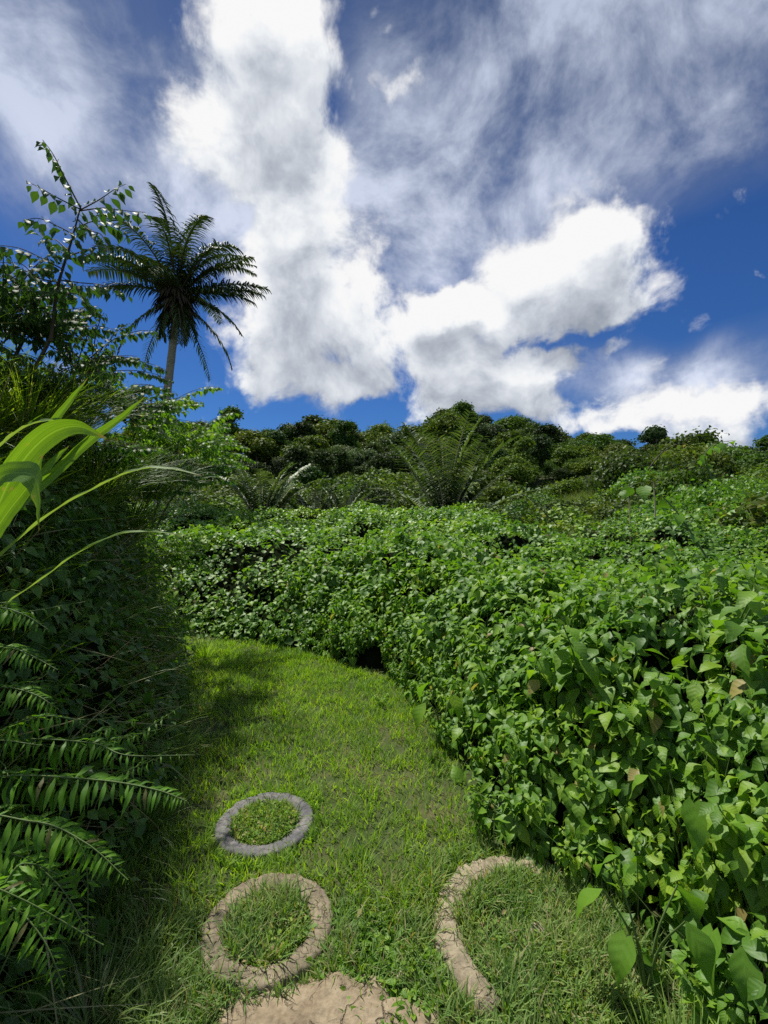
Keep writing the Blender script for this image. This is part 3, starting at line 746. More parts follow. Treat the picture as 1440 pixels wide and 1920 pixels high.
cand = [(x, y) for x, y in zip(r.random(6000) * 6.5 - 1.5, 1.35 + 5.6 * r.random(6000))]
placed = []
for (x, y) in cand:
    d = float(sdf(LAWN, np.array([x]), np.array([y]))[0])
    if d < .03 or d > 2.6 or x > .84 * y + .2 or not in_vine(np.array([x]), np.array([y]))[0]: continue
    if d > .45 and r.random() > .35: continue
    if min([(x - a) ** 2 + (y - b) ** 2 for a, b in placed] + [9]) < .17 ** 2: continue
    placed.append((x, y))
    hh = float(vine_h(np.array([x]), np.array([y]), np.array([d]))[0])
    v = 3 if d < .12 else int(r.integers(0, 3))
    base = [.62, .50, .78, .40][v]
    add_weed(x, y, v, float(np.clip((hh + .10 + .22 * r.random() ** 2 * (d > .35)) / base, .65, 1.9)), 'leafy green weed with hanging pointed leaves in the hedge right of the lawn', 'leafy weeds along the edge of the lawn')
    cnt += 1
    if cnt >= 190: break
print('weeds', cnt)
add_weed(-.02, 3.95, 3, .42, 'low weed tuft alone on the lawn near its right edge', None)
# big soft leaves low at the right edge
def big_leaf_plant(loc, lengths, label, seed, mat='vine', h=.35):
    r = np.random.default_rng(seed); e = empty('broad_leaved_plant', loc, label, 'plant')
    for k, L in enumerate(lengths):
        az = 6.28 * k / len(lengths) + r.random() * .7
        c = curve([(0, 0, 0), (.05 * math.cos(az), .05 * math.sin(az), h * .6), (.14 * math.cos(az), .14 * math.sin(az), h * (.8 + .3 * r.random()))], 8)
        gs = Geo(); gs.add(*tube(c, np.linspace(.005, .003, 8), 5)); st = gs.obj('stem', [M['stem']], e)
        d = np.array([math.cos(az), math.sin(az), -.75 - .4 * r.random()])
        gl = Geo(); gl.add(*place(leaf_template('heart' if k % 2 else 'ovate', 10, .12, .32, .62), c[-1:], d[None], norm(np.array([[0, 0, 1.]]) + .3 * d + r.normal(size=(1, 3)) * .12), L))
        gl.obj('leaf', [M[mat]], e)
    return e
big_leaf_plant((.92, 1.62, 0), [.17, .15, .19, .14, .16], 'broad dark-leaved plant beside the broken ring', 61)
big_leaf_plant((1.22, 1.62, 0), [.15, .17, .14, .16, .15, .12], 'broad-leaved plant in the bottom right corner', 62, h=.3)
big_leaf_plant((1.28, 1.95, 0), [.15, .17, .14, .18, .13], 'broad pointed leaves hanging just above the corner plant', 63, h=.6)
big_leaf_plant((.42, 3.35, 0), [.22, .18, .2, .16], 'large limp-leaved plant leaning out of the hedge onto the lawn', 64, mat='weed', h=.42)
big_leaf_plant((2.05, 2.75, .0), [.15, .17, .15, .14, .16, .13], 'tall broad-leaved vine clump at the right edge at chest height', 65, mat='weed', h=1.28)
big_leaf_plant((1.62, 2.35, .0), [.13, .14, .15, .12, .13], 'broad yellow-green leaves amid the right-hand bushes', 66, mat='weed', h=.98)
# grass tuft that breaks through the bushes
def grass_tuft(name, loc, n, L, W, bend, mat, label, seed, up=(0, 0, 1), cat='grass tuft', spread=.1):
    r = np.random.default_rng(seed); az = r.random(n) * 6.28
    out = np.stack([np.cos(az), np.sin(az), np.zeros(n)], 1)
    P = out * spread * r.random((n, 1))
    g = Geo(); g.add(*blades(P, norm(np.array(up) + out * .25 + r.normal(size=(n, 3)) * .15), out, L[0] + (L[1] - L[0]) * r.random(n), bend[0] + (bend[1] - bend[0]) * r.random(n), W, 6))
    return tag(g.obj(name, [mat], loc=loc), label, cat)
grass_tuft('grass_tuft', (1.95, 3.1, .75), 260, (.35, .7), .008, (1.0, 2.2), M['reed'], 'arching grass tuft breaking through the right-hand bushes', 71)
grass_tuft('grass_tuft', (-2.1, 5.35, 0), 160, (.15, .35), .006, (.4, 1.6), M['lawn'], 'low grass tuft at the far left corner of the lawn', 72)
for i, (x, y, n_, L) in enumerate([(-1.42, 3.05, 190, .38), (-1.25, 2.35, 190, .34), (-1.7, 3.75, 150, .36), (-1.2, 1.95, 170, .34)]):
    grass_tuft('grass_tuft', (x, y, 0), n_, (L * .5, L), .005, (.6, 2.1), M['dry' if i % 2 == 0 else 'reed'],
               ['tangled dry grass tuft against the thicket beside the fern tip', 'dark grass tuft under the fern at the lawn edge', 'thin grass tuft at the foot of the thicket halfway along the lawn', 'shaded grass tuft left of the mud-coated tyre'][i], 80 + i)

# ---------------------------------------------------------------- thicket on the left
th_in = lambda x, y: sdf(THICKET, x, y) < -.01
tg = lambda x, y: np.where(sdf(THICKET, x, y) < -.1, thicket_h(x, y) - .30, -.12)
backing('thicket_shade_sheet', np.linspace(-9.2, -1.0, 150), np.linspace(-1.2, 6.6, 130), tg, lambda x, y: tg(x, y) > -.1, M['shade_backing'], 'near-black sheet standing in for shade inside the left thicket', 'undergrowth')  # same painted shade, as a dark sheet behind the thicket foliage
def th_scatter(n, yr, seed, xr=(-4.6, -1.1)):
    r = np.random.default_rng(seed)
    return surf_scatter(n, yr, th_in, thicket_h, xr=xr, r=r, steep=5.0), r
(P, N), r = th_scatter(150000, (1.0, 6.2), 301)
m = len(P)
hz = P[:, 2]
mask = fbm(P[:, 1] * 1.3 + 7, P[:, 2] * 1.3, 3, 61)
k = r.random(m) < np.clip(.25 + 1.6 * (mask - .42) + .5 * (hz > 1.6) * (hz < 2.9), .1, 1) * (.50 + .20 * sstep(1.0, 1.8, hz))
Pg, Ng = P[k], N[k]; m = len(Pg)
Pg = Pg - Ng * .12
outv = norm(Ng * np.array([1, 1, 0]) + np.array([0.35, -.25, 0]) + r.normal(size=(m, 3)) * .5 * np.array([1, 1, .3]))
up = norm(Ng * .45 + np.array([0, 0, .9]) + r.normal(size=(m, 3)) * .35)
g = Geo(); g.add(*blades(Pg, up, outv, (.20 + .42 * r.random(m) ** 1.7) * (.75 + .35 * sstep(1.2, 2.2, Pg[:, 2])), .9 + 1.9 * r.random(m), .004 + .006 * r.random(m), 5))
tag(g.obj('thicket_grass', [M['reed']]), kind='stuff', label='long arching grass massed on the left bank', cat='grass')
print('thicket blades', m)
for (nm, n_, zmin, zmax, sz, tp, mt, lab, sd, ycut) in [
        ('thicket_leaves', 190000, 0, 9, (.035, .085), T4, 'thicket', 'small dark leaves scattered all over the left bank', 302, 0),
        ('bank_vine_leaves', 60000, 0, 9, (.035, .065), TH4, 'weed', 'small light green vine leaves at the far end of the left bank', 303, 4.2)]:
    (P, N), r = th_scatter(n_, (1.0 if not ycut else ycut, 6.2), sd)
    m = len(P); f = fbm(P[:, 1] * 1.5 + 31, P[:, 2] * 1.5 + 3, 3, 63)
    dens = np.clip((f - .40) * 3.4 + .75 * sstep(2.2, 2.6, P[:, 2]), .22, 1) if not ycut else np.clip((f - .38) * 3 + .2, .12, 1) * sstep(4.2, 5.0, P[:, 1])
    k = r.random(m) < dens * .75; P, N = P[k], N[k]; m = len(P)
    P = P + N * (-.14 + .28 * r.random((m, 1))) + r.normal(size=(m, 3)) * .04
    FN = norm(N * .6 + sun * .3 + np.array([0, 0, .4]) + r.normal(size=(m, 3)) * .5)
    D = norm(N * np.array([1, 1, 0]) + np.array([0, 0, -.6]) + r.normal(size=(m, 3)) * .5)
    k = P[:, 2] > .02
    g = Geo(); g.add(*place(tp, P[k], D[k], FN[k], (sz[0] + (sz[1] - sz[0]) * r.random(m) ** 1.5)[k]))
    tag(g.obj(nm, [M[mt]]), kind='stuff', label=lab, cat='leaves')
# twigs and dead stems in the dark face of the bank
(P, N), r = th_scatter(16000, (1.2, 6), 305)
P = P[:2600] - N[:2600] * .1; m = len(P)
g = Geo(); g.add(*blades(P, norm(N[:m] * .7 + r.normal(size=(m, 3)) * .6), rand_dirs(m, r), .2 + .45 * r.random(m), r.random(m) * 1.4, .003 + .004 * r.random(m), 4))
tag(g.obj('dead_stems', [M['straw']]), kind='stuff', label='pale dead stems tangled in the left bank', cat='stems')

# leafy branches: a curved stem with alternate hanging leaves
def leafy_branch(e, ctrl, lsize, mat, seed, nleaf=None, rad=.006, tmpl=None, hang=.8, pname='branch', start=.12):
    r = np.random.default_rng(seed); ctrl = np.asarray(ctrl, float)
    c = curve(ctrl, 26); L = np.linalg.norm(np.diff(c, axis=0), axis=1).sum()
    gs = Geo(); gs.add(*tube(c, np.linspace(rad, rad * .3, 26), 6)); b = gs.obj(pname, [M['twig'] if mat != 'weed' else M['stem']], e)
    n = nleaf or int(L / (lsize * .33))
    t = np.linspace(start, 1, n); i = np.clip((t * 25).astype(int), 0, 24); fr = (t * 25 - i)[:, None]
    P = c[i] * (1 - fr) + c[np.minimum(i + 1, 25)] * fr
    T = norm(c[np.minimum(i + 1, 25)] - c[i])
    S = norm(np.cross(T, [0, 0, 1.0])) * np.where(np.arange(n) % 2, 1, -1)[:, None]
    D = norm(S * .75 + T * .35 + np.array([0, 0, -hang]) + r.normal(size=(n, 3)) * .22)
    N = norm(np.array([0, 0, 1.0]) * .8 + S * .8 + r.normal(size=(n, 3)) * .35)
    sz = lsize * (.75 + .4 * r.random(n)) * np.interp(t, [0, .8, 1], [1, 1, .65])
    gl = Geo()
    for q in range(n):
        gl.add(*tube(np.array([P[q], P[q] + D[q] * .35 * sz[q]]), rad * .16, 4), mat=1)
    gl.add(*place(tmpl or T7, P + D * .33 * sz[:, None], D, N, sz))
    gl.obj('foliage', [M[mat], M['stem']], b)
    return b
def branched(name, label, cat, loc, branches, lsize, mat, seed, **kw):
    e = empty(name, loc, label, cat)
    gz = float(terrain(loc[0], loc[1])) - loc[2]
    g = Geo(); g.add(*tube(curve([(-.75, .35, gz - .1), (-.62, .28, gz * .5), (-.30, .12, gz * .15), (0, 0, .02)], 12), np.linspace(.022, .010, 12), 7)); g.obj('stem', [M['twig']], e)
    for i, (ctrl, rad) in enumerate(branches):
        leafy_branch(e, np.asarray(ctrl) - np.asarray(loc), lsize, mat, seed + i, rad=rad, **kw)
    return e
TS = leaf_template('ovate', 6, .22, .22, .62)
A = lambda *p: [at(*q) for q in p]
base = at(95, 620, 2.7)
S1 = [(A((95,640,2.75), (108,540,2.72), (133,455,2.7), (152,385,2.7)), .011),
      (A((152,392,2.7), (120,330,2.68), (100,290,2.66), (80,262,2.66)), .005),
      (A((148,395,2.7), (185,375,2.66), (215,355,2.62), (236,345,2.6)), .004),
      (A((150,392,2.7), (110,372,2.6), (80,355,2.55), (55,342,2.5)), .004),
      (A((150,395,2.7), (195,390,2.74), (235,395,2.76), (272,398,2.8)), .004),
      (A((140,430,2.7), (175,415,2.8), (215,420,2.85), (240,440,2.9)), .004),
      (A((138,440,2.7), (110,425,2.6), (75,410,2.5), (45,412,2.45)), .004),
      (A((128,470,2.7), (105,450,2.8), (85,448,2.8), (70,425,2.85)), .004),
      (A((118,505,2.7), (80,485,2.55), (35,465,2.45), (-20,458,2.4)), .004),
      (A((112,530,2.7), (70,520,2.6), (40,495,2.5), (0,492,2.4)), .004),
      (A((112,525,2.7), (150,530,2.65), (195,535,2.6), (238,552,2.55)), .004),
      (A((104,560,2.7), (135,550,2.75), (160,560,2.8), (185,590,2.8)), .004),
      (A((125,480,2.7), (160,470,2.62), (185,462,2.6), (210,480,2.55)), .004),
      (A((145,410,2.7), (165,430,2.6), (190,440,2.55), (200,462,2.5)), .004)]
branched('sapling', 'slender sapling with hanging oval leaves rising above the left bank against the sky', 'sapling', at(95, 640, 2.75), S1, .068, 'sprig', 400, tmpl=TS)
# shrubs on the crest of the bank; each has its own arching leafy shoots
def crest_shrub(label, loc, n, L, lsize, mat, seed, lean=(.5, -.2), zr=(.2, 1.1)):
    r = np.random.default_rng(seed); br = []
    loc = np.array(loc, float)
    for k in range(n):
        az = r.random() * 6.28; l = L * (.6 + .5 * r.random())
        d = np.array([math.cos(az) + lean[0], math.sin(az) + lean[1], zr[0] + (zr[1] - zr[0]) * r.random()]); d /= np.linalg.norm(d)
        p = loc + r.normal(size=3) * .06
        br.append(([p, p + d * l * .4 + [0, 0, .04], p + d * l * .75 + [0, 0, .0], p + d * l - [0, 0, .12 * l]], .004))
    return branched('shrub', label, 'shrub', tuple(loc), br, lsize, mat, seed * 7)
crest_shrub('dark leafy shrub below the sapling on top of the left bank', at(45, 640, 2.9), 30, .62, .055, 'sprig', 21)
crest_shrub('dense dark shrub at the far left edge of the frame under the sapling', at(-30, 590, 2.75), 26, .6, .055, 'sprig', 22)
crest_shrub('shrub with small hanging leaves right of the sapling foot', at(150, 690, 3.2), 24, .55, .05, 'sprig', 23)
crest_shrub('light green shrub in front of the palm trunk', at(265, 800, 4.6), 30, .8, .065, 'weed', 24)
crest_shrub('light green shrub leaning right of the palm trunk', at(330, 850, 4.9), 30, .72, .065, 'weed', 25)
crest_shrub('green shrub halfway down the sloping crest of the bank', at(215, 770, 4.0), 26, .6, .06, 'sprig', 26)
crest_shrub('leafy shrub arching over the gap at the far end of the lawn', at(345, 850, 6.05), 44, .8, .07, 'weed', 30, lean=(.3, .0), zr=(-.1, .9))
crest_shrub('mid-green leafy shrub round the foot of the tall palm on the crest of the bank', at(255, 905, 4.4), 40, .6, .06, 'thicket', 40)
crest_shrub('dark-leaved shrub spilling over the upper face of the bank', at(170, 880, 3.3), 36, .5, .055, 'thicket', 41, lean=(.6, -.3))
crest_shrub('leafy shrub above the strap leaves on the crest of the bank', at(90, 760, 2.9), 34, .45, .05, 'sprig', 42)
crest_shrub('dark vine-hung shrub at the far end of the left bank', at(350, 905, 5.1), 26, .6, .055, 'thicket', 27)
crest_shrub('pale-leaved shrub at the corner of the bank above the lawn', at(300, 1040, 5.0), 26, .55, .05, 'weed', 28, lean=(.8, -.4), zr=(-.3, .7))
crest_shrub('leafy low shrub at the foot of the bank by the lawn', at(290, 1180, 4.8), 24, .42, .045, 'weed', 29, lean=(.7, -.4), zr=(0, .7))
# hair-like grass fountains on the crest
for i, (px, py, Y, n_, L, mt) in enumerate([(60,760,2.5,420,.55,'reed'), (130,760,2.9,480,.6,'reed'), (230,880,3.6,380,.6,'reed'), (300,885,4.2,300,.65,'reed'), (180,900,3.1,420,.7,'reed'), (250,960,3.9,360,.65,'reed'), (20,700,2.7,420,.45,'reed')]):
    grass_tuft('grass_clump', tuple(at(px, py + 30, Y) - np.array([.12, -.1, .1])), n_, (L * .55, L), .0055, (.7, 2.3), M[mt],
               ['bright fine-bladed grass clump behind the strap leaves', 'fine grass clump just right of the tallest strap leaf', 'long hair-like grass fountain left of the palm trunk base', 'spraying grass fountain hanging over the end of the bank',
                'arching grass clump above the dark face of the bank', 'drooping grass clump low in front of the palm trunk', 'sunlit grass clump at the left frame edge under the shrub'][i], 90 + i, up=(.25, -.15, .9), cat='grass clump', spread=.16)

# ---------------------------------------------------------------- strap-leaved plant, close at the left
def ribbon(ctrl, width, facing, n=28, fold=.16, prof=None):
    c = curve(ctrl, n); T = norm(np.gradient(c, axis=0))
    fa = np.asarray(facing, float)
    if fa.ndim == 1: fa = np.tile(fa, (n, 1))
    else: fa = np.stack([np.interp(np.linspace(0, 1, n), np.linspace(0, 1, len(fa)), fa[:, k]) for k in range(3)], 1)
    S = norm(np.cross(T, fa)); Nn = np.cross(S, T)
    t = np.linspace(0, 1, n); w = width * .5 * np.interp(t, *(prof or ([0, .3, .7, .9, 1], [.55, .95, .8, .4, .0])))
    cols = [-1, -.5, 0, .5, 1]
    V = np.stack([c + S * (k * w)[:, None] + Nn * (abs(k) * w * fold * 2 + .0012 * np.sin(t * 60 + k * 3) * (abs(k) == 1))[:, None] for k in cols], 1)
    Q = strip(n, 5); U = np.stack([np.tile(np.linspace(0, 1, 5), n), np.repeat(t, 5)], 1)
    return V.reshape(-1, 3), Q, U[Q].reshape(-1, 2)
M['strap_leaf'] = None
def strap_material():
    m, nt, out = material('strap_leaf_ribbed')
    tc = nt.new('ShaderNodeTexCoord'); uv = nt.new('ShaderNodeSeparateXYZ'); nt.put(uv.inputs[0], tc.outputs['UV'])
    geo = nt.new('ShaderNodeNewGeometry')
    cmb = nt.new('ShaderNodeCombineXYZ'); nt.put(cmb.inputs[0], nt.math('MULTIPLY', uv.outputs[0], 26.0)); nt.put(cmb.inputs[1], nt.math('MULTIPLY', uv.outputs[1], 1.5))
    ribs = nt.noise(cmb.outputs[0], 1.0, 3, .6)
    mid = nt.mapr(nt.math('ABSOLUTE', nt.math('SUBTRACT', uv.outputs[0], .5)), 0, .05, 1, 0)
    col = nt.ramp(nt.mapr(ribs, .3, .7, 0, 1), [(0, (.045, .125, .012)), (1, (.14, .26, .03))])
    col = nt.mix(nt.math('MULTIPLY', mid, .5), col, (.22, .38, .08, 1))
    col = nt.mix(geo.outputs['Backfacing'], col, nt.mix(.45, col, (.22, .30, .16, 1)))
    tipf = nt.mapr(nt.math('ADD', uv.outputs[1], nt.math('MULTIPLY_ADD', nt.noise(geo.outputs['Position'], 30, 3, .6), .1, -.05)), .955, .985, 0, .85)
    col = nt.mix(tipf, col, (.22, .15, .06, 1))
    spots = nt.mapr(nt.noise(geo.outputs['Position'], 45, 3, .6), .66, .72, 0, .7)
    col = nt.mix(spots, col, (.20, .19, .06, 1))
    p = nt.new('ShaderNodeBsdfPrincipled'); nt.put(p.inputs['Base Color'], col); p.inputs['Roughness'].default_value = .5; p.inputs['Specular IOR Level'].default_value = .3
    b = nt.new('ShaderNodeBump'); b.inputs['Strength'].default_value = .35; b.inputs['Distance'].default_value = .002
    nt.put(b.inputs['Height'], ribs); nt.put(p.inputs['Normal'], b.outputs[0])
    t = nt.new('ShaderNodeBsdfTranslucent'); nt.put(t.inputs[0], nt.mix(1.0, col, (2.3, 2.1, .6, 1), 'MULTIPLY'))
    mx = nt.new('ShaderNodeMixShader'); mx.inputs[0].default_value = .38
    nt.put(mx.inputs[1], p.outputs[0]); nt.put(mx.inputs[2], t.outputs[0]); nt.put(out.inputs[0], mx.outputs[0])
    return m
M['strap_leaf'] = strap_material()
sp_base = np.array([-.98, .92, 0.0])
e = empty('strap_leaved_plant', tuple(sp_base), 'tall plant with long bright yellow-green strap leaves arching in from the left edge', 'plant')
g = Geo(); g.add(*tube([(0, 0, 0), (.01, 0, .5), (.02, -.02, 1.0), (.03, -.03, 1.45)], [.016, .015, .013, .008], 8)); g.obj('stem', [M['stem']], e)
for i, (pts, w, fc) in enumerate([
    ([(-60,1130,.86), (0,1045,.85), (100,960,.84), (180,915,.84), (240,887,.83), (300,877,.83), (385,892,.82)], .024, (-.25, -.35, .9)),
    ([(-60,1190,.84), (0,1140,.83), (80,1085,.82), (150,1035,.81), (240,998,.80), (345,1002,.79)], .017, (-.2, -.35, .9)),
    ([(-80,1060,.95), (20,960,.94), (100,890,.93), (170,825,.92), (225,785,.91), (272,743,.90)], .022, (.1, -.95, -.2)),
    ([(-80,1000,.90), (-20,975,.90), (20,900,.88), (62,842,.86), (105,808,.84), (150,800,.82), (200,823,.80)], .050, (.15, -.9, -.35)),
    ([(-60,960,1.0), (0,925,1.0), (60,850,.99), (110,780,.98), (165,708,.97)], .026, (.1, -.95, -.2)),
    ([(-60,900,1.02), (0,838,1.0), (50,800,.98), (100,788,.97), (140,792,.96)], .026, (-.1, -.45, .88)),
    ([(-80,1010,.78), (-30,930,.76), (5,893,.74), (42,887,.71), (66,896,.69), (75,945,.68), (72,1003,.68)], .034, np.array([(.1, -.9, -.3), (.1, -.9, -.3), (.0, -.95, .0), (-.3, -.8, .4), (-.5, -.6, .6), (-.5, -.6, .6)])),
    ([(-80,1080,.93), (0,985,.93), (50,930,.94), (95,870,.95), (130,835,.96)], .022, (.1, -.95, -.2)),
    ([(-90,1100,.8), (-20,1010,.79), (15,960,.78), (60,900,.77), (80,850,.77)], .032, (.1, -.95, -.25))]):
    c = np.array([at(*q) for q in pts]); st = np.array([sp_base + [.02, -.02, .95 + .05 * i], c[0]])
    c = np.vstack([st[:1], c]) - sp_base
    g = Geo(); g.add(*ribbon(c, w, fc, 34, prof=([0, .3, .6, .74, .9, 1], [.5, .9, 1.05, 1, .45, 0]) if i == 6 else None)); g.obj('leaf', [M['strap_leaf']], e)

# ---------------------------------------------------------------- ferns
def frond(e, ctrl, plen, n=26, seed=0, mat='fern', up=(0, -.25, 1), w=.19, droop=.35, name='frond'):
    r = np.random.default_rng(seed); ctrl = np.asarray(ctrl)
    c = curve(ctrl, n + 6); T = norm(np.gradient(c, axis=0)); Sd = norm(np.cross(T, np.asarray(up, float))); U = np.cross(Sd, T)
    g = Geo(); g.add(*tube(c, np.linspace(.0035, .0012, len(c)), 5), mat=1)
    i = np.arange(4, n + 6); t = np.linspace(0, 1, len(i))
    s = np.interp(t, [0, .15, .5, .85, 1], [.55, .9, 1, .5, .12]) * plen
    tmpl = leaf_template('lance', 8, .10, .30, w)
    for sg in (-1, 1):
        D = norm(Sd[i] * sg + T[i] * .38 + np.array([0, 0, -droop]) + r.normal(size=(len(i), 3)) * .15)
        N = norm(U[i] + .25 * np.sin(i * .5)[:, None] * T[i] + r.normal(size=(len(i), 3)) * .24)
        g.add(*place(tmpl, c[i] + T[i] * (.006 * sg), D, N, s * (.72 + .36 * r.random(len(i))) * (r.random(len(i)) > .05)))
    return g.obj(name, [M[mat], M['stem']], e)
def fern(label, base, fronds, plen, seed, **kw):
    base = np.asarray(base, float)
    e = empty('fern', tuple(base), label, 'fern')
    rr_ = np.random.default_rng(seed + 90)
    extra = []
    for c, n_ in fronds:
        for q in range(1):
            c2 = np.asarray(c) + rr_.normal(size=3) * [.05, .14, .09] + [-.05, .12, -.10]; c2[-1] += rr_.normal(size=3) * [.05, .06, .07] - [.04, 0, .04]; c2[-2] += rr_.normal(size=3) * .03
            extra.append((c2, max(16, n_ - 6)))
    for k, (c, n_) in enumerate(list(fronds) + extra):
        c = np.vstack([base + [0, 0, .02], c]) - base
        frond(e, c, plen * (1 if k < len(fronds) else .7 + .25 * rr_.random()), n_, seed + k, **kw)
    return e
fern('large fern with long drooping leaflets over the lawn edge at lower left', (-1.5, 1.5, .1),
     [(A((-120,1500,1.42), (0,1456,1.42), (180,1462,1.4), (290,1480,1.38), (350,1502,1.36)), 40),
      (A((-100,1560,1.35), (60,1540,1.33), (160,1580,1.3), (240,1650,1.27)), 32),
      (A((-100,1620,1.3), (20,1600,1.3), (110,1660,1.28), (170,1760,1.26)), 30),
      (A((-100,1500,1.5), (-40,1400,1.5), (60,1345,1.52), (160,1350,1.54)), 26)], .10, 500)
fern('fern frond lit from above reaching out of the dark bank, middle one of three', (-1.7, 1.8, .2),
     [(A((-20,1500,1.75), (100,1405,1.72), (190,1370,1.7), (285,1334,1.66)), 34),
      (A((-60,1440,1.8), (40,1380,1.85), (110,1300,1.9), (140,1262,1.92)), 26),
      (A((0,1480,1.7), (120,1470,1.65), (220,1450,1.6), (300,1420,1.6)), 30)], .10, 520)
fern('small fern frond at the left frame edge above the big fern', (-1.75, 1.6, .4),
     [(A((-100,1260,1.6), (0,1214,1.58), (50,1225,1.56), (108,1256,1.54)), 24),
      (A((-100,1180,1.6), (-20,1140,1.6), (40,1150,1.6), (90,1180,1.6)), 22),
      (A((-100,1330,1.6), (-10,1290,1.6), (60,1300,1.58), (110,1330,1.56)), 22)], .085, 540)
fern('shaded fern at the bottom left corner', (-1.25, 1.25, 0),
     [(A((-60,1700,1.2), (20,1700,1.2), (80,1760,1.18), (120,1850,1.16)), 24),
      (A((-60,1800,1.15), (20,1640,1.25), (60,1620,1.28), (110,1640,1.3)), 24)], .09, 560)
grass_tuft('grass_tuft', (-.95, 1.5, 0), 240, (.08, .2), .006, (1.0, 2.6), M['reed'], 'dark grass tuft at the bottom left below the ferns', 88, spread=.22)
grass_tuft('grass_tuft', (.85, 1.28, 0), 300, (.08, .2), .006, (.3, 1.3), M['lawn'], 'bright upright grass tuft at the bottom edge right of the broken ring', 89, spread=.2)

# ---------------------------------------------------------------- palms
def palm_frond(e, az, el, L, bend, lmax, seed, mat='palm', n=52, hang=.75, rmat='twig', rrad=.02, name='frond', lw=.045, comb=.0, p0=(0, 0, 0)):
    r = np.random.default_rng(seed)
    m = n + 8; t = np.linspace(0, 1, m)
    ang = math.radians(el) - math.radians(bend) * t ** 1.6
    st = L / (m - 1); h = np.cumsum(np.cos(ang)) * st; z = np.cumsum(np.sin(ang)) * st
    a = math.radians(az) + .25 * (r.random() - .5) * t
    c = np.stack([h * np.cos(a), h * np.sin(a), z], 1) + np.asarray(p0)
    T = norm(np.gradient(c, axis=0))
    ref = np.array([-math.sin(math.radians(az)), math.cos(math.radians(az)), 0]); Sd = norm(np.tile(ref, (m, 1)) + r.normal(size=(1, 3)) * .12); U = np.cross(Sd, T); U *= np.sign(U[:, 2:3] + 1e-6)
    g = Geo(); g.add(*tube(c, np.linspace(rrad, rrad * .15, m), 5), mat=1)
    i = np.repeat(np.arange(5, m), 2); n2 = len(i); sg = np.where(np.arange(n2) % 2, 1.0, -1.0)[:, None]
    tt = t[i]; s = lmax * np.interp(tt, [0, .12, .35, .75, 1], [.35, .75, 1, .75, .35]) * (.8 + .35 * r.random(n2))
    hg = hang * (.6 + .8 * r.random((n2, 1)))
    up = norm(Sd[i] * sg + T[i] * (.55 + comb) + U[i] * .25 + r.normal(size=(n2, 3)) * .10)
    out = norm(np.array([0, 0, -1.0]) + Sd[i] * sg * .15 + T[i] * .1)
    g.add(*blades(c[i], up, out, s, hg[:, 0] * 1.5, lw, 3))
    return g.obj(name, [M[mat], M[rmat]], e)
pb = np.array([-8.05, 16.0, 0.0]); pc = at(331, 555, 16)
e = empty('palm_tree', tuple(pb), 'tall feather-leaved palm with a slender pale trunk and dark crown against the sky', 'palm tree')
trc = curve([(0, 0, 0), (.15, 0, 2.0), (.38, 0, 4.6), *( (pc - pb) * np.array([1, 1, 1]) - [.12, 0, 1.6], (pc - pb) )], 40)
g = Geo(); rr = np.linspace(.155, .115, 40) + .008 * (np.arange(40) % 2); rr[:4] += [.1, .06, .03, .01]
g.add(*tube(trc, rr, 14)); g.obj('trunk', [M['palm_bark']], e)
top = pc - pb
PF = [(150,88,5.0,45), (60,82,4.4,60), (35,72,4.0,95), (20,62,3.9,90), (12,50,3.8,75), (5,38,3.7,55), (-6,26,3.8,38), (-4,14,3.6,30), (-12,0,3.6,45), (-25,-18,3.5,50), (-50,-35,3.0,45), (178,42,4.0,50), (172,28,4.2,48), (186,58,3.9,70), (200,14,3.4,50),
      (95,60,4.0,80), (120,45,4.0,75), (75,35,3.8,70), (250,60,4.0,85), (285,50,4.0,90), (300,68,4.0,90), (230,40,3.6,80), (135,70,4.0,80), (320,35,3.8,70), (160,64,4.0,62), (265,25,3.2,80), (340,60,3.8,85), (110,78,4,60)]
for k, (az, el, L, bd) in enumerate(PF):
    palm_frond(e, az + 3 + 9 * math.sin(k * 2.3), el + 6 * math.sin(k * 1.7), L * (.79 if el < 80 else .92), bd * (.85 + .3 * math.sin(k * 3.1) ** 2), .78 * (.8 + .25 * math.cos(k * 5.3)), 600 + k, p0=top + np.array([.1 * math.cos(math.radians(az)), .1 * math.sin(math.radians(az)), 0]), rrad=.035, lw=.055)
for k in range(15):                                                     # dead fronds hanging round the neck
    az = k * 24 + 9
    palm_frond(e, az, -35 - 12 * (k % 3), (1.4 if k % 3 else 2.9), 42, .42, 640 + k, p0=top - [0, 0, .1 + .06 * (k % 3)], rrad=.035, lw=.05, n=26, hang=1.2, name='dead_frond', mat='palm')
r = np.random.default_rng(9)
g = Geo(); n_ = 260; az = r.random(n_) * 6.28; zz = -.75 * r.random(n_)
P = top + np.stack([np.cos(az) * .3 * (1 - .2 * zz), np.sin(az) * .3, zz + .25], 1)
g.add(*blades(P, np.stack([np.cos(az) * .6, np.sin(az) * .6, np.full(n_, -.3)], 1), np.stack([0 * az, 0 * az, -1 + 0 * az], 1), .3 + .5 * r.random(n_), 1.0, .10, 3))
g.obj('fibrous_sheath', [M['twig']], e)

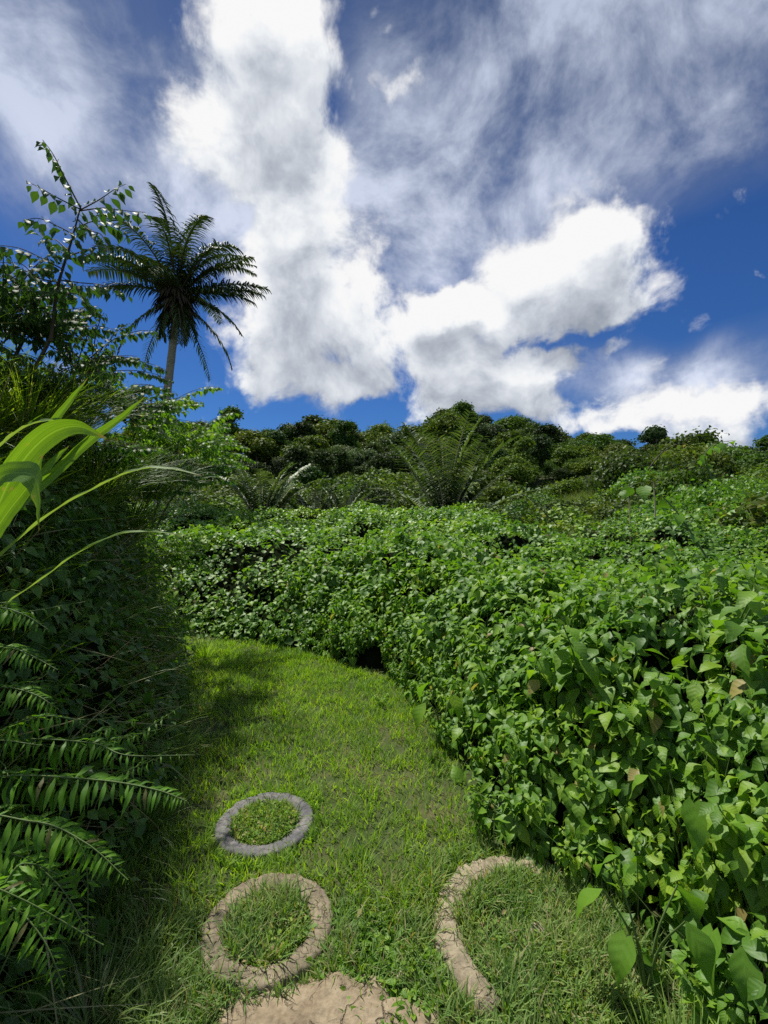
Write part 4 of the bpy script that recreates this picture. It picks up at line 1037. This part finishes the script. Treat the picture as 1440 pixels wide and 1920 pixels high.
def young_palm(label, px, py, Y, n, L, seed, spread=(45, 88), lmax=.55, mat='young_palm', bend=(20, 60)):
    r = np.random.default_rng(seed); b = at(px, py, Y)
    b[2] = min(b[2], terrain(b[0], b[1]) + .6) if Y < 60 else b[2]
    e = empty('young_palm', tuple(b), label, 'palm')
    for k in range(n):
        az = 360 * k / n * 1.618 * 2 + r.random() * 30
        el = spread[0] + (spread[1] - spread[0]) * (k / n) ** .8
        palm_frond(e, az, el, L * (.75 + .35 * r.random()), bend[0] + (bend[1] - bend[0]) * r.random(), lmax, seed * 50 + k, mat=mat, n=34, hang=.35, rmat='pale_stem', rrad=.038, lw=.10)
    return e
young_palm('young stemless palm with spreading grey-green fronds left of centre', 492, 965, 16.8, 20, 3.2, 31)
young_palm('largest young palm, tall upright fronds, right of centre behind the vines', 838, 970, 16.8, 22, 4.3, 32, spread=(38, 90), lmax=.85, bend=(15, 55))
young_palm('small young palm beside the left young palm', 592, 965, 16.8, 12, 2.0, 33, spread=(50, 88), lmax=.35)
young_palm('small young palm in the middle of the far bushes', 650, 965, 17, 12, 2.0, 34, spread=(50, 88), lmax=.35)
young_palm('small young palm at the foot of the big palm', 330, 965, 22, 10, 2.4, 35, spread=(40, 80), lmax=.4)
young_palm('small palm silhouette on the ridge left of the summit', 712, 822, 104, 14, 4.0, 36, spread=(10, 80), lmax=1.0, mat='forest')
young_palm('palm crown on the ridge at the right frame edge', 1424, 888, 100, 14, 4.2, 37, spread=(10, 80), lmax=1.0, mat='forest')

# ---------------------------------------------------------------- shrubs, grass slope and forest
TF = leaf_template('ovate', 3, .2, .2, .75)
def crown_geo(g, seed, blobs, n, size, mat=0, up_bias=.25, rad=(1, 1, 1), inner=.25):
    r = np.random.default_rng(seed)
    w = np.array([b[3] ** 2 for b in blobs]); pick = r.choice(len(blobs), n, p=w / w.sum())
    B = np.array(blobs)[pick]
    d = rand_dirs(n, r); d[:, 2] = np.where(d[:, 2] < -.35, -d[:, 2], d[:, 2])
    q = (1 - inner * r.random(n) ** 1.5)[:, None]
    lump = (.86 + .28 * vnoise(d[:, 0] * 3 + B[:, 0] * 7 + 50, d[:, 2] * 3 + d[:, 1] * 3 + 50, seed))[:, None]
    P = B[:, :3] + d * B[:, 3:4] * q * lump * np.array(rad)
    P = P + r.normal(size=(n, 3)) * (size * .75)
    N = norm(d * .8 + np.array([0, 0, up_bias]) + r.normal(size=(n, 3)) * .45)
    D = norm(np.cross(N, rand_dirs(n, r)) + np.array([0, 0, -.35]))
    g.add(*place(TF, P, D, N, size * (.6 + .8 * r.random(n))), mat=mat)
def make_blobs(seed, kind):
    r = np.random.default_rng(seed); b = []
    if kind == 'round':
        for k in range(16):
            a = r.random() * 6.28; q = math.sqrt(r.random()) * 2.5; z = 1.3 + (4.6 - .30 * q * q) * r.random() ** .6
            b.append((q * math.cos(a), q * math.sin(a), z, .8 + .65 * r.random()))
    elif kind == 'column':
        for k in range(16):
            a = r.random() * 6.28; z = .8 + 6.7 * r.random(); q = (.3 + .9 * math.sin(math.pi * min(1, (z - 1) / 7))) * r.random() ** .5
            b.append((q * math.cos(a), q * math.sin(a), z, .7 + .45 * r.random()))
    elif kind == 'umbrella':
        for k in range(16):
            a = r.random() * 6.28; q = math.sqrt(r.random()) * 3.0; z = 6.0 + .7 * r.random() - .08 * q * q + (-.9 if k % 4 == 0 else 0)
            b.append((q * math.cos(a), q * math.sin(a), z, .5 + .35 * r.random()))
    elif kind == 'bush':
        for k in range(14):
            a = r.random() * 6.28; q = math.sqrt(r.random()) * .75
            b.append((q * math.cos(a), q * math.sin(a), .35 + .75 * r.random() * (1 - q * .6), .30 + .2 * r.random()))
    return b
def tree_meshes(kind, seed, mats, n=5600, size=.38):
    bl = make_blobs(seed, kind); r = np.random.default_rng(seed)
    gc = Geo(); crown_geo(gc, seed, bl, n, size, rad=(1, 1, .55) if kind == 'umbrella' else (1, 1, .8))
    gt = Geo(); zt = {'round': 4.6, 'column': 6.5, 'umbrella': 5.6}[kind]
    sp = [(0, 0, -1.2), (.1, 0, zt * .4), (-.1, .1, zt * .7), (.05, 0, zt)]
    gt.add(*tube(curve(sp, 10), np.linspace(.24, .10, 10), 7))
    for b in bl[:9]:
        s0 = np.array([0, 0, zt * (.5 + .35 * r.random())]); e_ = np.array(b[:3])
        gt.add(*tube(curve([s0, (s0 + e_) / 2 + [0, 0, .15], e_], 6), np.linspace(.10, .03, 6), 5))
    return gt.mesh('trunk', [M['bark']]), gc.mesh('crown', mats)
kinds = []
for i, (k, s_, mt) in enumerate([('round', 701, 'forest'), ('round', 702, 'forest'), ('round', 703, 'forest_dark'), ('column', 704, 'forest_dark'), ('round', 705, 'forest_pale'), ('umbrella', 706, 'forest_dark'), ('column', 707, 'forest'), ('round', 708, 'forest')]):
    kinds.append(tree_meshes(k, s_, [M[mt]]))
def add_tree(px_x, Y, k, s_, label, group=None, z=None, wide=1.0, name='forest_tree'):
    x = (px_x - CX) * Y / F
    zz = float(terrain(np.array([x]), np.array([Y]))[0]) if z is None else z
    e = empty(name, (x, Y, zz), label, 'tree', group, rz=rng.random() * 6.28, scale=s_)
    e.scale = (s_ * wide, s_ * wide, s_)
    for nm, me in zip(('trunk', 'crown'), kinds[k]):
        o = bpy.data.objects.new(nm, me); COL.objects.link(o); o.parent = e
    return e
r = np.random.default_rng(77); pts = []
tries = 0
while len(pts) < 268 and tries < 60000:
    tries += 1
    Y = 40 + 76 * r.random() ** .8; px_ = 230 + 1330 * r.random()
    if px_ > 1000 and Y < 55 and r.random() < .5: continue
    x = (px_ - CX) * Y / F; need = 1.5 + 3.0 * (Y - 40) / 76
    if all((x - a) ** 2 + (Y - b) ** 2 > need ** 2 for a, b, _ in pts): pts.append((x, Y, px_))
for (x, Y, px_) in pts:
    s_ = (.42 + .50 * sstep(40, 100, Y)) * (.62 + .75 * r.random() ** 1.5)
    k = int(r.choice([0, 1, 2, 7, 3, 6, 4], p=[.20, .17, .13, .16, .11, .13, .10]))
    add_tree(px_, Y, k, float(s_), wide=float(1.15 + .4 * r.random()), label='broadleaf tree in the dense green forest covering the hill', group='trees of the forest on the hill')
print('forest', len(pts))
for px_, Y, k, s_, lab, wd in [
    (432, 104, 5, .85, 'loose-crowned ridge tree right above the end of the left bank', 1.0),
    (475, 106, 5, .8, 'flat-topped ridge tree second from the left end of the ridge', 1.0),
    (600, 106, 0, .8, 'low rounded ridge tree left of the paired ball-shaped trees', 1.0),
    (640, 108, 3, .82, 'tall rounded tree standing proud on the left part of the ridge', 1.3),
    (680, 108, 3, .75, 'narrow rounded tree next to the small ridge palm', 1.0),
    (732, 108, 5, .72, 'small spreading tree right of the small ridge palm', .8),
    (835, 106, 5, .95, 'spreading tree at the left end of the hill summit', 1.1),
    (868, 107, 5, .95, 'widest flat-crowned tree on the very top of the hill', 1.2),
    (915, 107, 0, .8, 'rounded tree on the right shoulder of the summit', 1.0),
    (1030, 106, 5, .8, 'flat-topped tree halfway down the right ridge', .9),
    (1112, 106, 3, .6, 'small upright tree poking from the right ridge', .9),
    (545, 84, 3, .85, 'dark columnar tree on the left slope of the hill', 1.1),
    (640, 70, 4, .68, 'grey-leaved tree in the middle of the left slope', 1.1),
    (672, 66, 4, .62, 'pale grey-leaved tree directly below the small ridge palm', 1.2)]:
    add_tree(px_, Y, k, s_, lab, wide=wd, name='ridge_tree')
def sil_tree(px_, top_y, Y, k, s_, lab, wd=1.0):
    zt = EYE + (CY - top_y) * Y / F - 6.9 * s_
    add_tree(px_, Y, k, s_, lab, z=zt, wide=wd, name='ridge_tree')
sil_tree(1231, 808, 60, 5, .42, 'thin layered tree standing alone against the sky near the right', .62)
sil_tree(1390, 850, 80, 5, .55, 'flat layered tree on the horizon by the right frame edge', .9)
sil_tree(1275, 858, 75, 2, .55, 'dark round tree on the right horizon', 1.2)
sil_tree(1160, 832, 40, 0, .45, 'bushy light tree rising before the right ridge', 1.2)

# shrubs
bm = []
for i, mt in enumerate(['shrub', 'forest', 'forest_dark', 'vine']):
    gc = Geo(); crown_geo(gc, 720 + i, make_blobs(720 + i, 'bush'), 3600, .10 if i < 3 else .085, inner=.3); bm.append(gc.mesh('foliage', [M[mt]]))
def add_bush(px_, Y, k, s_, label, group=None, wide=1.0, dz=-.1):
    x = (px_ - CX) * Y / F
    o = bpy.data.objects.new('bush', bm[k]); COL.objects.link(o)
    o.location = (x, Y, float(terrain(np.array([x]), np.array([Y]))[0]) + dz); o.scale = (s_ * wide, s_ * wide, s_); o.rotation_euler.z = rng.random() * 6.28
    return tag(o, label, 'bush', group)
r = np.random.default_rng(78)
for k in range(100):
    px_ = 250 + 1250 * (k + r.random()) / 100; Y = 16.5 + 22 * r.random() ** 1.2
    right = px_ > 960
    if right and (r.random() < .8 or px_ < 1130): continue
    if 380 < px_ < 960: Y = 26 + 13 * r.random()
    add_bush(px_, Y, int(r.integers(0, 3)), (1.0 + .06 * (Y - 16)) * (.75 + .5 * r.random()), 'green bush in the belt between the vine mounds and the forest', 'bushes between the vines and the forest', 1.2, dz=-.25)
for k in range(30):
    px_ = 1200 + 310 * r.random(); Y = 8.2 + 12 * r.random()
    add_bush(px_, Y, int(r.choice([0, 1, 1, 3])), 1.0 + .5 * r.random(), 'leafy bush on the rise behind the vines at the right', 'bushes on the rise at the right', 1.15, dz=.05 + .02 * (Y - 9))
for px_, Y, k, s_, lab, dz in [(1165, 24, 0, 1.9, 'tall bush in front of the right ridge', 1.2), (1215, 23, 1, 1.5, 'rounded bush right of the tall bush near the ridge', 1.0), (1340, 12, 3, 1.2, 'vine-draped bush top on the skyline at the right', 1.9), (1300, 16, 1, 1.4, 'dark bush left of the vine-draped bush top', 1.9),
                               (995, 15.5, 0, 1.0, 'small dark bush at the left end of the grassy rise', .6), (1190, 10.5, 3, 1.0, 'dark leafy bush with shaded hollow above the right-hand vines', .75)]:
    add_bush(px_, Y, k, s_, lab, dz=dz - 1.0)
# grass slope
for k in range(26):
    add_bush(1225 + 10 * k + 8 * rng.random(), 17 + 17 * rng.random(), int(rng.choice([0, 1, 1, 2])), 1.1 + .9 * rng.random(), 'dense dark bush on the high ground at the right', 'bushes on the high ground at the right', 1.3, dz=-.3)
r = np.random.default_rng(178)
for k in range(85):
    px_ = 880 + 400 * r.random(); Y = 10 + 25 * r.random()
    add_bush(px_, Y, int(r.choice([0, 0, 1, 2])), .55 + .75 * r.random(), 'small bush dotted over the rough grass rise', 'small bushes on the grass rise', 1.3, dz=-.2)
r = np.random.default_rng(79); n = 150000
Y = 7.8 + 33 * r.random(n) ** .9; px_ = 760 + 820 * r.random(n); X = (px_ - CX) * Y / F
k = r.random(n) < np.clip(sstep(780, 900, px_) * (.35 + 1.6 * fbm(X * .3, Y * .3, 3, 8)), 0, 1)
X, Y = X[k], Y[k]; n = len(X); Z = terrain(X, Y)
az = r.random(n) * 6.28; out = np.stack([np.cos(az), np.sin(az), 0 * az], 1)
hN = (.5 + .9 * fbm(X * .5, Y * .5, 3, 18))
g = Geo(); g.add(*blades(np.stack([X, Y, Z - .05], 1), norm(np.array([0, 0, 1.]) + r.normal(size=(n, 3)) * .25), out, (.6 + .8 * r.random(n)) * hN, .4 + 1.5 * r.random(n), .012 + .012 * r.random(n), 3))
tag(g.obj('slope_grass', [M['slope']]), kind='stuff', label='tall rough grass on the rise at the right', cat='grass')
# low leaf cover under the forest and the bush belt
r = np.random.default_rng(80); n = 60000
Y = 15.5 + 100 * r.random(n) ** 1.3; px_ = 180 + 1400 * r.random(n); X = (px_ - CX) * Y / F
P = np.stack([X, Y, terrain(X, Y) + .1 + .5 * r.random(n) * np.minimum(1, Y / 40)], 1)
N = norm(np.array([0, -.2, 1.]) + r.normal(size=(n, 3)) * .5)
g = Geo(); g.add(*place(TF, P, norm(np.cross(N, rand_dirs(n, r))), N, .10 + .0042 * Y * (.6 + .8 * r.random(n))))
tag(g.obj('forest_undergrowth', [M['forest']]), kind='stuff', label='low leafy undergrowth beneath the forest', cat='undergrowth')

# ---------------------------------------------------------------- single stems and vines over the field
def lone(name, label, cat, ctrl, lsize, mat, seed, rad=.005, nleaf=10, tmpl=None, hang=.5):
    c = np.array(A(*ctrl)); e = empty(name, tuple(c[0]), label, cat)
    leafy_branch(e, c - c[0], lsize, mat, seed, nleaf=nleaf, rad=rad, tmpl=tmpl or TH7, hang=hang, pname='stem', start=.15)
    return e
lone('vine_shoot', 'long bare arching vine shoot with a few heart leaves above the right-hand bushes', 'vine', [(1325,1045,3.0), (1290,990,3.0), (1265,955,3.02), (1235,925,3.05), (1205,905,3.1), (1165,918,3.15)], .11, 'weed', 901, .006, 9)
lone('vine_shoot', 'thin vine shoot standing against the sky above the bush at the right', 'vine', [(1335,900,8), (1322,858,8), (1330,840,8), (1345,830,8), (1375,826,8)], .17, 'weed', 902, .012, 9)
lone('vine_shoot', 'leaning pale shoot arching left over the right skyline', 'vine', [(1215,880,10), (1240,850,10), (1265,835,10), (1285,832,10), (1310,848,10)], .13, 'slope', 903, .014, 12, T7)
lone('vine_shoot', 'upright heart-leaved shoot at the left side of the grass tuft', 'vine', [(1235,1110,3.3), (1232,1070,3.3), (1236,1040,3.3), (1246,1010,3.32)], .09, 'weed', 904, .005, 8)
lone('vine_shoot', 'slanting leafy shoot on the grassy rise near the middle', 'vine', [(1045,985,12), (1015,955,12), (990,932,12), (975,915,12)], .16, 'slope', 905, .015, 14, T7)
for i, (px_, y0, y1, Y, lab) in enumerate([(930, 1030, 985, 9, 'thin pale dry stalk standing among the vines near the middle'), (1183, 1000, 935, 8, 'pale dry stalk left of the arching vine shoot'), (1229, 945, 905, 5, 'short bent dry stalk above the arching vine shoot')]):
    c = np.array(A((px_, y0 + 25, Y), (px_ - 2, (y0 + y1) / 2, Y), (px_ - 4, y1, Y), (px_ - 9, y1 - 3, Y)))
    g = Geo(); g.add(*tube(curve(c - c[0], 12), np.linspace(.0017 * Y, .0008 * Y, 12), 5))
    tag(g.obj('dry_stalk', [M['pale_stem']], loc=tuple(c[0])), lab, 'stalk')
